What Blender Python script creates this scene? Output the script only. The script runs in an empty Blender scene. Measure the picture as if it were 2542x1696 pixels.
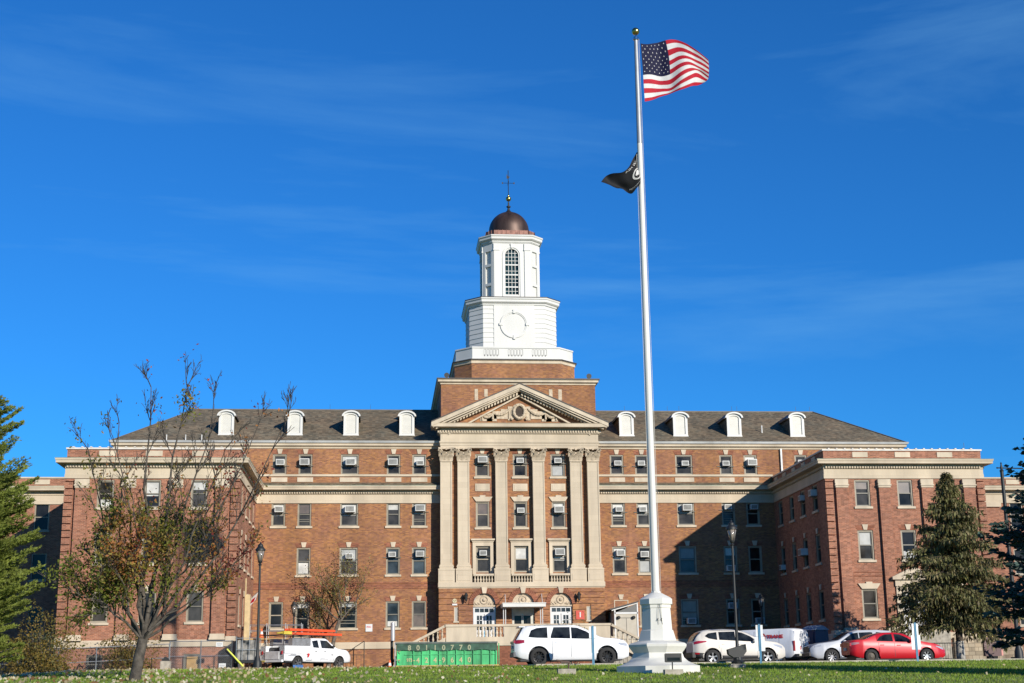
import bpy, math, random
import numpy as np
from mathutils import Vector, Matrix
random.seed(7); RNG = np.random.default_rng(7)
S = bpy.context.scene
COL = S.collection
rad = math.radians
# ------------------------------------------------------------------ camera
cam = bpy.data.cameras.new("camera"); co = bpy.data.objects.new("camera", cam); COL.objects.link(co)
cam.sensor_width = 36; cam.lens = 50.415; cam.clip_start = .5; cam.clip_end = 6000
_p, _y, _r = .2382, .0935, -.0132
_fw = Vector((math.sin(_y)*math.cos(_p), math.cos(_y)*math.cos(_p), math.sin(_p)))
_rt = Vector((math.cos(_y), -math.sin(_y), 0)); _up = _rt.cross(_fw)
_r2 = _rt*math.cos(_r)+_up*math.sin(_r); _u2 = -_rt*math.sin(_r)+_up*math.cos(_r)
M = Matrix((( _r2.x, _u2.x, -_fw.x, -9.734), (_r2.y, _u2.y, -_fw.y, -100), (_r2.z, _u2.z, -_fw.z, 0), (0, 0, 0, 1)))
co.matrix_world = M
S.camera = co
# ------------------------------------------------------------------ sky and sun
SUN_AZ, SUN_EL = 31.2, 19.3        # azimuth to the right of the camera-side facade normal
w = bpy.data.worlds.new("World"); S.world = w; w.use_nodes = True
nt = w.node_tree; nt.nodes.clear()
def N(t, **k):
    n = nt.nodes.new(t)
    for a, b in k.items(): setattr(n, a, b)
    return n
out = N('ShaderNodeOutputWorld'); bg = N('ShaderNodeBackground'); sky = N('ShaderNodeTexSky')
sky.sky_type = 'NISHITA'; sky.sun_disc = False; sky.sun_elevation = rad(SUN_EL); sky.sun_rotation = rad(180-SUN_AZ)
sky.altitude = 0; sky.air_density = 1.0; sky.dust_density = 0.05; sky.ozone_density = 3.5
hs = N('ShaderNodeHueSaturation'); hs.inputs['Saturation'].default_value = 1.0; hs.inputs['Value'].default_value = 1.0
tc = N('ShaderNodeTexCoord'); mp = N('ShaderNodeMapping'); mp.inputs['Rotation'].default_value = (0, rad(-36), rad(6)); mp.inputs['Scale'].default_value = (1.0, 2.0, 8.5)
nz = N('ShaderNodeTexNoise'); nz.inputs['Scale'].default_value = 1.25; nz.inputs['Detail'].default_value = 8; nz.inputs['Roughness'].default_value = .58; nz.inputs['Distortion'].default_value = .5
rp = N('ShaderNodeValToRGB'); rp.color_ramp.elements[0].position = .54; rp.color_ramp.elements[1].position = .82; rp.color_ramp.elements[1].color = (.36, .36, .36, 1)
mx = N('ShaderNodeMix', data_type='RGBA'); mx.inputs[7].default_value = (2.6, 6.2, 10.0, 1)
L = nt.links.new
tn = N('ShaderNodeMix', data_type='RGBA', blend_type='MULTIPLY'); tn.inputs[0].default_value = 1; tn.inputs[7].default_value = (.20, .89, 1.63, 1); L(sky.outputs[0], tn.inputs[6]); L(tn.outputs[2], hs.inputs['Color']); L(tc.outputs['Generated'], mp.inputs[0]); L(mp.outputs[0], nz.inputs['Vector'])
L(nz.outputs[0], rp.inputs[0]); L(rp.outputs[0], mx.inputs[0]); L(hs.outputs[0], mx.inputs[6]); L(mx.outputs[2], bg.inputs[0]); L(bg.outputs[0], out.inputs[0])
bg.inputs[1].default_value = .0715
sd = bpy.data.lights.new("sun", 'SUN'); so = bpy.data.objects.new("sun", sd); COL.objects.link(so)
sd.energy = 5.0; sd.angle = rad(.5); sd.color = (1, .93, .82)
_d = Vector((math.sin(rad(SUN_AZ))*math.cos(rad(SUN_EL)), -math.cos(rad(SUN_AZ))*math.cos(rad(SUN_EL)), math.sin(rad(SUN_EL))))
so.rotation_euler = _d.to_track_quat('Z', 'Y').to_euler(); so.location = (60, -90, 60)
S.view_settings.view_transform = 'Standard'; S.view_settings.look = 'None'; S.view_settings.gamma = 1
S.view_settings.use_curve_mapping = False; S.view_settings.exposure = 0.32
S.cycles.max_bounces = 6; S.cycles.diffuse_bounces = 3; S.cycles.glossy_bounces = 3; S.cycles.transparent_max_bounces = 6
# ------------------------------------------------------------------ helpers
class MB:
    def __init__(s, T=None): s.v = []; s.f = []; s.m = []; s.T = T; s.mi = 0
    def add(s, vs, fs):
        b = len(s.v)
        for p in vs: s.v.append(s.T(*p) if s.T else tuple(p))
        for f in fs: s.f.append([b+i for i in f]); s.m.append(s.mi)
        return s
    def quad(s, a, b, c, d): return s.add([a, b, c, d], [(0, 1, 2, 3)])
    def box(s, x0, x1, y0, y1, z0, z1):
        return s.add([(x0,y0,z0),(x1,y0,z0),(x1,y1,z0),(x0,y1,z0),(x0,y0,z1),(x1,y0,z1),(x1,y1,z1),(x0,y1,z1)],
            [(0,3,2,1),(4,5,6,7),(0,1,5,4),(1,2,6,5),(2,3,7,6),(3,0,4,7)])
    def tube(s, p0, p1, r0, r1=None, n=8, cap=True):
        r1 = r0 if r1 is None else r1
        a = Vector(p0); b = Vector(p1); d = (b-a).normalized()
        u = d.orthogonal().normalized(); w_ = d.cross(u)
        vs = []
        for P, r in ((a, r0), (b, r1)):
            for i in range(n):
                t = 2*math.pi*i/n; vs.append(tuple(P+u*(r*math.cos(t))+w_*(r*math.sin(t))))
        fs = [(i, (i+1) % n, n+(i+1) % n, n+i) for i in range(n)]
        if cap: fs += [tuple(range(n))[::-1], tuple(range(n, 2*n))]
        return s.add(vs, fs)
    def lathe(s, prof, c=(0, 0, 0), n=16, rx=1, ry=1):
        vs = []
        for r, z in prof:
            for i in range(n):
                t = 2*math.pi*(i+.5)/n; vs.append((c[0]+r*rx*math.cos(t), c[1]+r*ry*math.sin(t), c[2]+z))
        fs = [(j*n+i, j*n+(i+1) % n, (j+1)*n+(i+1) % n, (j+1)*n+i) for j in range(len(prof)-1) for i in range(n)]
        fs += [tuple(range(n))[::-1], tuple(range((len(prof)-1)*n, len(prof)*n))]
        return s.add(vs, fs)
    def prism(s, poly, y0, y1):     # polygon in x,z extruded along y
        n = len(poly)
        vs = [(x, y0, z) for x, z in poly]+[(x, y1, z) for x, z in poly]
        fs = [(i, (i+1) % n, n+(i+1) % n, n+i) for i in range(n)]+[tuple(range(n))[::-1], tuple(range(n, 2*n))]
        return s.add(vs, fs)
    def prismz(s, poly, z0, z1):    # polygon in x,y extruded along z
        n = len(poly)
        vs = [(x, y, z0) for x, y in poly]+[(x, y, z1) for x, y in poly]
        fs = [(i, (i+1) % n, n+(i+1) % n, n+i) for i in range(n)]+[tuple(range(n))[::-1], tuple(range(n, 2*n))]
        return s.add(vs, fs)
    def sphere(s, c, r, n=12, m=8, sz=1):
        return s.lathe([(r*math.sin(math.pi*j/m)+1e-4, -r*sz*math.cos(math.pi*j/m)) for j in range(m+1)], c, n)
    def sweep(s, path, prof, closed=False):
        """profile [(offset to the right of travel, z)] along an xy path with mitred corners"""
        P = [Vector(p) for p in path]; n = len(P); rings = []
        for i in range(n):
            def nrm(a, b):
                d = (b-a).normalized(); return Vector((d.y, -d.x))
            if closed or 0 < i < n-1:
                n1 = nrm(P[i-1], P[i]); n2 = nrm(P[i], P[(i+1) % n]); m = (n1+n2)/(1+n1.dot(n2))
            else: m = nrm(P[0], P[1]) if i == 0 else nrm(P[-2], P[-1])
            rings.append([(P[i].x+m.x*o, P[i].y+m.y*o, z) for o, z in prof])
        k = len(prof); vs = [p for r in rings for p in r]; fs = []
        for i in range(n if closed else n-1):
            j = (i+1) % n
            for q in range(k-1): fs.append((i*k+q, j*k+q, j*k+q+1, i*k+q+1))
        if not closed:
            fs.append(tuple(range(k))); fs.append(tuple(range((n-1)*k, n*k))[::-1])
        return s.add(vs, fs)
    def mesh(s, name, mats, smooth=False):
        me = bpy.data.meshes.new(name); me.from_pydata(s.v, [], s.f)
        if not isinstance(mats, (list, tuple)): mats = [mats]
        for m in mats: me.materials.append(m)
        if len(mats) > 1: me.polygons.foreach_set('material_index', s.m)
        if smooth:
            me.polygons.foreach_set('use_smooth', [True]*len(me.polygons)); me.update()
            if smooth is not True:
                try: me.set_sharp_from_angle(angle=rad(smooth))
                except Exception: pass
        me.update(); return me
    def build(s, name, mats, parent=None, smooth=False):
        return link(name, s.mesh(name, mats, smooth), parent)
def link(name, data, parent=None, loc=None, rz=0):
    o = bpy.data.objects.new(name, data); COL.objects.link(o)
    if parent: o.parent = parent
    if loc is not None: o.location = loc
    if rz: o.rotation_euler = (0, 0, rz)
    return o
def tag(o, label=None, cat=None, group=None, kind=None):
    if label: o['label'] = label
    if cat: o['category'] = cat
    if group: o['group'] = group
    if kind: o['kind'] = kind
    return o
def thing(name, label, cat, loc=(0, 0, 0), rz=0, group=None):
    return tag(link(name, None, None, loc, rz), label, cat, group)
def copy_tree(o, parent=None):
    c = o.copy(); COL.objects.link(c); c.parent = parent
    for ch in list(o.children): copy_tree(ch, c)
    return c
def text_mesh(txt, size, ext=.004, align='CENTER', bold=0.0):
    cu = bpy.data.curves.new('t', 'FONT'); cu.body = txt; cu.size = size; cu.align_x = align; cu.align_y = 'CENTER'; cu.extrude = ext; cu.offset = bold; cu.resolution_u = 3
    o = bpy.data.objects.new('t', cu); COL.objects.link(o)
    dg = bpy.context.evaluated_depsgraph_get(); dg.update()
    me = bpy.data.meshes.new_from_object(o.evaluated_get(dg)); bpy.data.objects.remove(o)
    return me
def lettering(txt, size, mat_, parent, loc, rot=(math.pi/2, 0, 0), name='lettering', sx=1, bold=0.0):
    me = text_mesh(txt, size, bold=bold); me.materials.clear(); me.materials.append(mat_)
    o = link(name, me, parent, loc); o.rotation_euler = rot; o.scale = (sx, 1, 1); return o
# ------------------------------------------------------------------ materials
MATS = {}
KA = .79
def mat(name, col, rough=.6, metal=0., var=.12, sc=3., coat=0., bump=0., spec=.5, sc2=None, streak=False, emit=None):
    if name in MATS: return MATS[name]
    col = tuple(v*KA for v in col)
    m = bpy.data.materials.new(name); m.use_nodes = True; t = m.node_tree; b = t.nodes['Principled BSDF']
    b.inputs['Roughness'].default_value = rough; b.inputs['Metallic'].default_value = metal
    b.inputs['Coat Weight'].default_value = coat; b.inputs['Specular IOR Level'].default_value = spec
    c = tuple(col)+(1,)
    b.inputs['Base Color'].default_value = c
    g = t.nodes.new('ShaderNodeNewGeometry'); n = t.nodes.new('ShaderNodeTexNoise'); n.inputs['Scale'].default_value = sc; n.inputs['Detail'].default_value = 5
    if streak:
        mpn = t.nodes.new('ShaderNodeMapping'); mpn.inputs['Scale'].default_value = (1, 1, .25); t.links.new(g.outputs['Position'], mpn.inputs[0]); t.links.new(mpn.outputs[0], n.inputs['Vector'])
    else: t.links.new(g.outputs['Position'], n.inputs['Vector'])
    if var:
        x = t.nodes.new('ShaderNodeMix'); x.data_type = 'RGBA'
        x.inputs[6].default_value = tuple(max(0, v*(1-var*1.6)) for v in col)+(1,); x.inputs[7].default_value = tuple(min(1, v*(1+var)) for v in col)+(1,)
        r = t.nodes.new('ShaderNodeMapRange'); r.inputs[1].default_value = .3; r.inputs[2].default_value = .7
        t.links.new(n.outputs[0], r.inputs[0]); t.links.new(r.outputs[0], x.inputs[0]); t.links.new(x.outputs[2], b.inputs['Base Color'])
    if bump:
        bp = t.nodes.new('ShaderNodeBump'); bp.inputs['Strength'].default_value = bump; bp.inputs['Distance'].default_value = .03
        n2 = t.nodes.new('ShaderNodeTexNoise'); n2.inputs['Scale'].default_value = sc*6; t.links.new(g.outputs['Position'], n2.inputs['Vector'])
        t.links.new(n2.outputs[0], bp.inputs['Height']); t.links.new(bp.outputs[0], b.inputs['Normal'])
    MATS[name] = m; return m
def brick_mat(name, c1, c2, mort, w_=.215, h_=.075, ms=.011, big=.35, tint=(.30, .15, .13), rough=.85, offs=.5, sw=1, bump=.35, rv=(.74, 1.24)):
    c1, c2, mort, tint = (tuple(v*KA for v in q) for q in (c1, c2, mort, tint))
    m = bpy.data.materials.new(name); m.use_nodes = True; t = m.node_tree; b = t.nodes['Principled BSDF']; b.inputs['Roughness'].default_value = rough; b.inputs['Specular IOR Level'].default_value = .25
    g = t.nodes.new('ShaderNodeNewGeometry'); sp = t.nodes.new('ShaderNodeSeparateXYZ'); sn = t.nodes.new('ShaderNodeSeparateXYZ')
    t.links.new(g.outputs['Position'], sp.inputs[0]); t.links.new(g.outputs['Normal'], sn.inputs[0])
    def mt(op, a, b2=None):
        n = t.nodes.new('ShaderNodeMath'); n.operation = op
        for i, q in enumerate((a, b2)):
            if q is None: continue
            if isinstance(q, (int, float)): n.inputs[i].default_value = q
            else: t.links.new(q, n.inputs[i])
        return n.outputs[0]
    side = mt('GREATER_THAN', mt('ABSOLUTE', sn.outputs[0]), .8)
    u = mt('ADD', mt('MULTIPLY', sp.outputs[1], side), mt('MULTIPLY', sp.outputs[0], mt('SUBTRACT', 1., side)))
    cb = t.nodes.new('ShaderNodeCombineXYZ'); t.links.new(u, cb.inputs[0]); t.links.new(sp.outputs[2], cb.inputs[1])
    br = t.nodes.new('ShaderNodeTexBrick'); t.links.new(cb.outputs[0], br.inputs['Vector'])
    br.inputs['Scale'].default_value = 1; br.inputs['Brick Width'].default_value = w_; br.inputs['Row Height'].default_value = h_; br.inputs['Mortar Size'].default_value = ms
    br.inputs['Mortar Smooth'].default_value = .3; br.offset = offs; br.inputs['Color1'].default_value = c1+(1,); br.inputs['Color2'].default_value = c2+(1,); br.inputs['Mortar'].default_value = mort+(1,); br.inputs['Bias'].default_value = 0
    n = t.nodes.new('ShaderNodeTexNoise'); n.inputs['Scale'].default_value = .55; n.inputs['Detail'].default_value = 6; n.inputs['Roughness'].default_value = .7; t.links.new(g.outputs['Position'], n.inputs['Vector'])
    r = t.nodes.new('ShaderNodeMapRange'); r.inputs[1].default_value = .42; r.inputs[2].default_value = .72; r.inputs[4].default_value = big; t.links.new(n.outputs[0], r.inputs[0])
    x = t.nodes.new('ShaderNodeMix'); x.data_type = 'RGBA'; x.inputs[7].default_value = tint+(1,); t.links.new(r.outputs[0], x.inputs[0]); t.links.new(br.outputs[0], x.inputs[6])
    # brick to brick variation
    n3 = t.nodes.new('ShaderNodeTexWhiteNoise'); n3.noise_dimensions = '2D'
    cb2 = t.nodes.new('ShaderNodeCombineXYZ'); t.links.new(mt('FLOOR', mt('DIVIDE', u, w_*sw)), cb2.inputs[0]); t.links.new(mt('FLOOR', mt('DIVIDE', sp.outputs[2], h_)), cb2.inputs[1]); t.links.new(cb2.outputs[0], n3.inputs['Vector'])
    x2 = t.nodes.new('ShaderNodeMix'); x2.data_type = 'RGBA'; x2.blend_type = 'MULTIPLY'; x2.inputs[0].default_value = 1
    r2 = t.nodes.new('ShaderNodeMapRange'); r2.inputs[3].default_value, r2.inputs[4].default_value = rv; t.links.new(n3.outputs[0], r2.inputs[0])
    n5 = t.nodes.new('ShaderNodeTexNoise'); n5.inputs['Scale'].default_value = .16; n5.inputs['Detail'].default_value = 7; n5.inputs['Roughness'].default_value = .62; mp5 = t.nodes.new('ShaderNodeMapping'); mp5.inputs['Scale'].default_value = (2.6, 2.6, .45); t.links.new(g.outputs['Position'], mp5.inputs[0]); t.links.new(mp5.outputs[0], n5.inputs['Vector'])
    r5 = t.nodes.new('ShaderNodeMapRange'); r5.inputs[1].default_value = .3; r5.inputs[2].default_value = .7; r5.inputs[3].default_value = .76; r5.inputs[4].default_value = 1.15; t.links.new(n5.outputs[0], r5.inputs[0])
    t.links.new(x.outputs[2], x2.inputs[6]); t.links.new(mt('MULTIPLY', r2.outputs[0], r5.outputs[0]), x2.inputs[7]); t.links.new(x2.outputs[2], b.inputs['Base Color'])
    bp = t.nodes.new('ShaderNodeBump'); bp.inputs['Strength'].default_value = bump; bp.inputs['Distance'].default_value = .01; bp.invert = True
    t.links.new(br.outputs['Fac'], bp.inputs['Height']); t.links.new(bp.outputs[0], b.inputs['Normal'])
    MATS[name] = m; return m
brick = brick_mat('brick_orange', (.465, .200, .062), (.285, .112, .060), (.34, .22, .13), tint=(.245, .108, .085), big=.6, rv=(.80, 1.17))
brickw = brick_mat('brick_wing', (.40, .150, .080), (.285, .105, .064), (.42, .28, .195), tint=(.30, .13, .09), big=.4)
brickd = brick_mat('brick_band', (.33, .115, .06), (.26, .088, .05), (.30, .16, .10), tint=(.25, .09, .06), big=.3)
slate = brick_mat('slate', (.21, .168, .11), (.14, .128, .092), (.07, .06, .045), w_=.22, h_=.07, ms=.005, tint=(.25, .17, .10), big=.7, rough=.75, rv=(.66, 1.32))
def stone_mat(name, c1, c2, mort, bw=.9, bh=.38):
    return brick_mat(name, c1, c2, mort, w_=bw, h_=bh, ms=.005, tint=tuple(v*.86 for v in c1), big=.3, rough=.8, bump=.1, rv=(.955, 1.03))
stone = stone_mat('limestone', (.63, .53, .39), (.61, .51, .375), (.50, .41, .29))
stone_pl = mat('limestone_plain', (.61, .51, .375), .8, var=.14, sc=1.6, streak=True)
stone_d = mat('limestone_carved', (.60, .49, .35), .8, var=.16, sc=5, bump=.6)
white = mat('white_paint', (.71, .70, .655), .5, var=.05, sc=.9, streak=True)
whitem = mat('white_masonry', (.72, .71, .65), .65, var=.08, sc=1.6, streak=True)
gutterm = mat('gutter_metal', (.62, .62, .60), .45, .3, var=.15, sc=.8)
copper = mat('copper_brown', (.095, .058, .045), .5, .5, var=.35, sc=1.5, streak=True)
coppergreen = mat('copper_green', (.34, .45, .33), .7, var=.3, sc=1.2)
darkedge = mat('dark_flashing', (.06, .048, .04), .5, var=.2)
frame_t = mat('window_frame_tan', (.36, .31, .225), .55, var=.1)
frame_g = mat('window_sash', (.17, .155, .12), .5, var=.1)
frame_w = mat('window_frame_white', (.72, .72, .70), .45, var=.04)
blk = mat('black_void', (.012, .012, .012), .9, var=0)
gold = mat('gold', (.72, .50, .16), .25, 1., var=.1)
iron = mat('black_iron', (.016, .018, .018), .55, .0, var=.2)
steel = mat('galvanised_steel', (.45, .46, .46), .4, .7, var=.15)
conc = mat('concrete', (.42, .38, .31), .9, var=.25, sc=4, bump=.4)
def glass_mat(name, col, rough=.08):
    m = mat(name, col, rough, var=.5, sc=.9, spec=.22); return m
g_dark = glass_mat('glass_dark', (.022, .022, .022)); g_mid = glass_mat('glass_mid', (.065, .060, .054)); g_blue = glass_mat('glass_blue', (.055, .07, .08)); g_car = mat('car_glass', (.020, .024, .026), .10, var=.8, sc=2.2, spec=.35)
blindm = mat('window_blind', (.46, .45, .41), .3, var=.12, coat=.5, sc=2); curtain = mat('window_curtain', (.62, .60, .54), .4, var=.2, sc=2, coat=.5); brown_bl = mat('window_shade_brown', (.17, .125, .09), .3, var=.2, coat=.6, sc=2)
# ------------------------------------------------------------------ the brick building
BLD = thing('brick_building', 'long red brick institutional building with limestone trim, columned portico and white domed tower', 'building', (0, 0, 0))
HB, CW, D, BASE = 18.26, 28.6, 12.0, .6     # recess half width, overall half width, wing depth
fronty = lambda Y: (lambda u, d, z: (u, Y+d, z))
def inner_r(u, d, z): return (HB+d, -u, z)      # faces -X ; u = -y
def inner_l(u, d, z): return (-HB-d, u, z)      # faces +X ; u = y
def panel(T, u0, u1, z0, z1, openings, depth=.22, mb=None):
    m = mb or MB(); m.T = T
    us = sorted({u0, u1} | {v for o in openings for v in (o[0], o[1])}); zs = sorted({z0, z1} | {v for o in openings for v in (o[2], o[3])})
    for i in range(len(us)-1):
        for j in range(len(zs)-1):
            a, b, c, d = us[i], us[i+1], zs[j], zs[j+1]; mu, mz = (a+b)/2, (c+d)/2
            if any(o[0] < mu < o[1] and o[2] < mz < o[3] for o in openings): continue
            m.quad((a, 0, c), (b, 0, c), (b, 0, d), (a, 0, d))
    for a, b, c, d in openings:
        m.quad((a, 0, c), (a, depth, c), (b, depth, c), (b, 0, c)); m.quad((a, 0, d), (b, 0, d), (b, depth, d), (a, depth, d))
        m.quad((a, 0, c), (a, 0, d), (a, depth, d), (a, depth, c)); m.quad((b, 0, c), (b, depth, c), (b, depth, d), (b, 0, d))
    return m
CACHE = {}
def cached(key, fn):
    if key not in CACHE: CACHE[key] = fn()
    return CACHE[key]
GL = {'d': g_dark, 'm': g_mid, 'b': g_blue}
def window(T, u, z0, w_, h, rz=0, glass='d', blind=0., bmat=None, key=True, sill=True, frame=None, rail=True, lintel=False, lift=0., flat=None, name='window'):
    """window in an opening centred on u, bottom z0; local y=0 is the wall face"""
    fr = frame or frame_t
    def fm():
        m = MB(); a = .085
        m.box(-w_/2, -w_/2+a, .05, .21, 0, h); m.box(w_/2-a, w_/2, .05, .21, 0, h); m.box(-w_/2+a, w_/2-a, .05, .21, h-a, h); m.box(-w_/2+a, w_/2-a, .05, .21, 0, .05)
        return m.mesh('window', fr)
    def sm(lf):
        m = MB(); a = .085; b = a+.05; hm = h*.5
        m.box(-w_/2+a, -w_/2+b, .10, .18, .05, h-a); m.box(w_/2-b, w_/2-a, .10, .18, .05, h-a); m.box(-w_/2+b, w_/2-b, .10, .18, h-a-.05, h-a); m.box(-w_/2+b, w_/2-b, .10, .18, .05+lf, .11+lf)
        if rail: m.box(-w_/2+b, w_/2-b, .09, .18, hm-.03, hm+.04)
        if lf > .1: m.box(-w_/2+b, w_/2-b, .10, .18, hm*.55, hm*.55+.05)
        return m.mesh('sash', fr if fr is frame_w else frame_g if (round(u*7) % 3) else fr)
    def pm():
        m = MB(); m.quad((-w_/2+.1, .16, .05), (w_/2-.1, .16, .05), (w_/2-.1, .16, h-.08), (-w_/2+.1, .16, h-.08)); return m.mesh('pane', GL[glass])
    p = T(u, 0, z0)
    wo = link(name, cached(('w', w_, h, fr.name), fm), BLD, p, rz)
    sd_ = (round(u*7) % 3) != 0
    link('sash', cached(('s', w_, h, fr.name, rail, round(lift, 1), sd_), lambda: sm(lift)), wo)
    link('pane', cached(('p', w_, h, glass), pm), wo)
    if blind:
        bm_ = bmat or blindm; b0, b1 = (h*(1-blind), h-.1) if blind > 0 else (.12, h*(-blind))
        def bb():
            m = MB(); m.quad((-w_/2+.13, .152, b0), (w_/2-.13, .152, b0), (w_/2-.13, .152, b1), (-w_/2+.13, .152, b1)); return m.mesh('blind', bm_)
        link('blind', cached(('b', w_, h, blind, bm_.name), bb), wo)
    if sill:
        def si():
            m = MB(); m.box(-w_/2-.09, w_/2+.09, -.09, .2, -.14, 0); return m.mesh('sill', stone_pl)
        link('sill', cached(('si', w_), si), wo)
    if key:
        def ks():
            m = MB(); m.prism([(-.11, h+.02), (.11, h+.02), (.19, h+.36), (-.19, h+.36)], -.06, .01); return m.mesh('keystone', stone_pl)
        link('keystone', cached(('k', h), ks), wo)
        def ja():
            m = MB(); q = w_/2
            m.prism([(-q, h+.002), (-.11, h+.002), (-.17, h+.3), (-q-.16, h+.3)], -.012, .01); m.prism([(.11, h+.002), (q, h+.002), (q+.16, h+.3), (.17, h+.3)], -.012, .01); return m.mesh('lintel', brickd)
        link('lintel', cached(('j', w_, h), ja), wo)
    if flat:
        def fl():
            m = MB(); q = w_/2
            m.prism([(-q+.02, h+.0), (q-.02, h+.0), (q+.22, h+.33), (.2, h+.33), (.2, h+.43), (-.2, h+.43), (-.2, h+.33), (-q-.22, h+.33)], -.09, .01); return m.mesh('lintel', stone_pl)
        link('lintel', cached(('fl', w_, h), fl), wo)
    return wo
AC_N = 0
def ac_meshes(v):
    w_, hh, dp = ((.58, .40, .36), (.66, .44, .42), (.50, .34, .26))[v]
    m = MB(); m.box(-w_/2, w_/2, -dp, .12, 0, hh)
    for k in range(5): m.box(-w_/2-.004, w_/2+.004, -dp+.08+k*.045, -dp+.1+k*.045, hh*.2, hh*.8)
    a = m.mesh('air_conditioner', mat('ac_casing', (.70, .70, .66), .5, var=.08))
    g = MB()
    for k in range(9):
        z = .05+k*(hh-.1)/9; g.box(-w_/2+.05, w_/2-.05, -dp-.012, -dp+.002, z, z+(hh-.1)/13)
    g.quad((-w_/2+.045, -dp-.003, .045), (w_/2-.045, -dp-.003, .045), (w_/2-.045, -dp-.003, hh-.045), (-w_/2+.045, -dp-.003, hh-.045))
    g = g.mesh('grille', mat('ac_grille', (.27, .27, .25), .55, var=.2))
    b = MB(); b.box(-.62, .62, -.07, -.03, -.055, -.02); b.box(-.25, -.22, -dp+.05, .1, -.05, -.01); b.box(.22, .25, -dp+.05, .1, -.05, -.01)
    return a, g, b.mesh('bracket', mat('ac_bracket', (.16, .15, .12), .5))
FL = {4: 'top-storey', 3: 'third-storey', 2: 'second-storey', 1: 'ground-storey'}
def air_conditioner(T, u, z, rz, where, v=0, dark=False, side=0):
    a, g, b = cached(('ac', v), lambda: ac_meshes(v)); p = T(u+side, 0, z)
    kind = ('white boxy', 'large cream', 'small white')[v]
    r = thing('air_conditioner', '%s air conditioner in %s%s' % (kind, '' if where.startswith('the ') else 'the ', where), 'air conditioner', p, rz, 'air conditioners in the windows')
    link('casing', a, r); link('grille', g, r)
    if not dark: link('bracket', b, r)
    if v == 0:       # surrounding filler panel behind some units
        pass
    return r
# bays of the recessed main front
BX = (7.0, 8.8, 11.85, 14.92, 16.7); BW = (.98, .95, 1.24, .95, .96)
R4, R3, R2, R1 = (14.74, 1.42), (11.14, 1.63), (7.80, 1.87), (4.21, 1.79)
ORD = ('first', 'second', 'third', 'fourth', 'fifth')
winsL = {4: 'awwww', 3: 'a', 2: '', 1: ''}
# tables: (glass, blind, blind material, ac variant or None, ac height)
A = .62
cfg = {
 (-1, 4): [('m', 0, 0, 0, A), ('m', 0, 0, 1, A), ('m', .5, curtain, 1, A), ('m', 0, 0, 1, A), ('m', .5, curtain, 2, A)][::1],
 (-1, 3): [('m', .55, curtain, 0, .95), ('m', .45, brown_bl, None, 0), ('m', .55, curtain, 1, .93), ('m', .3, curtain, None, 0), ('m', .52, blindm, 1, 1.0)],
 (-1, 2): [None, ('m', -.45, curtain, None, 0), ('m', .5, blindm, 2, 1.1), ('b', 0, 0, 2, 1.2), ('b', 0, 0, 0, 1.2)],
 (-1, 1): [('d', 0, 0, None, 0), ('d', .18, curtain, None, 0), ('d', .2, blindm, None, 0), ('b', -.25, curtain, None, 0), ('m', -.5, brown_bl, None, 0)],
 (1, 4): [('m', 0, 0, 2, A), ('m', 0, 0, 2, A), ('m', 0, 0, 2, A), ('m', 0, 0, 2, A), ('m', .5, curtain, 1, A)],
 (1, 3): [('m', .6, curtain, 2, .95), ('m', .55, curtain, 2, .95), ('m', .5, 0, 1, 1.0), ('m', .4, curtain, 2, 1.1), ('d', 0, 0, 2, 1.1)],
 (1, 2): [('m', .5, curtain, 0, 1.2), ('m', -.45, blindm, 0, 1.1), ('b', .45, mat('blind_grey', (.22, .22, .21), .4, coat=.15, sc=2), None, 0), ('b', .35, blindm, 0, .1), ('d', 0, 0, None, 0)],
 (1, 1): [None, ('m', 0, 0, None, 0), ('b', .75, mat('blind_taupe', (.27, .25, .20), .4, coat=.1, sc=2), 0, .08), ('d', 0, 0, 0, 1.1), ('d', 0, 0, 0, .05)],
}
T0 = fronty(0)
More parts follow.
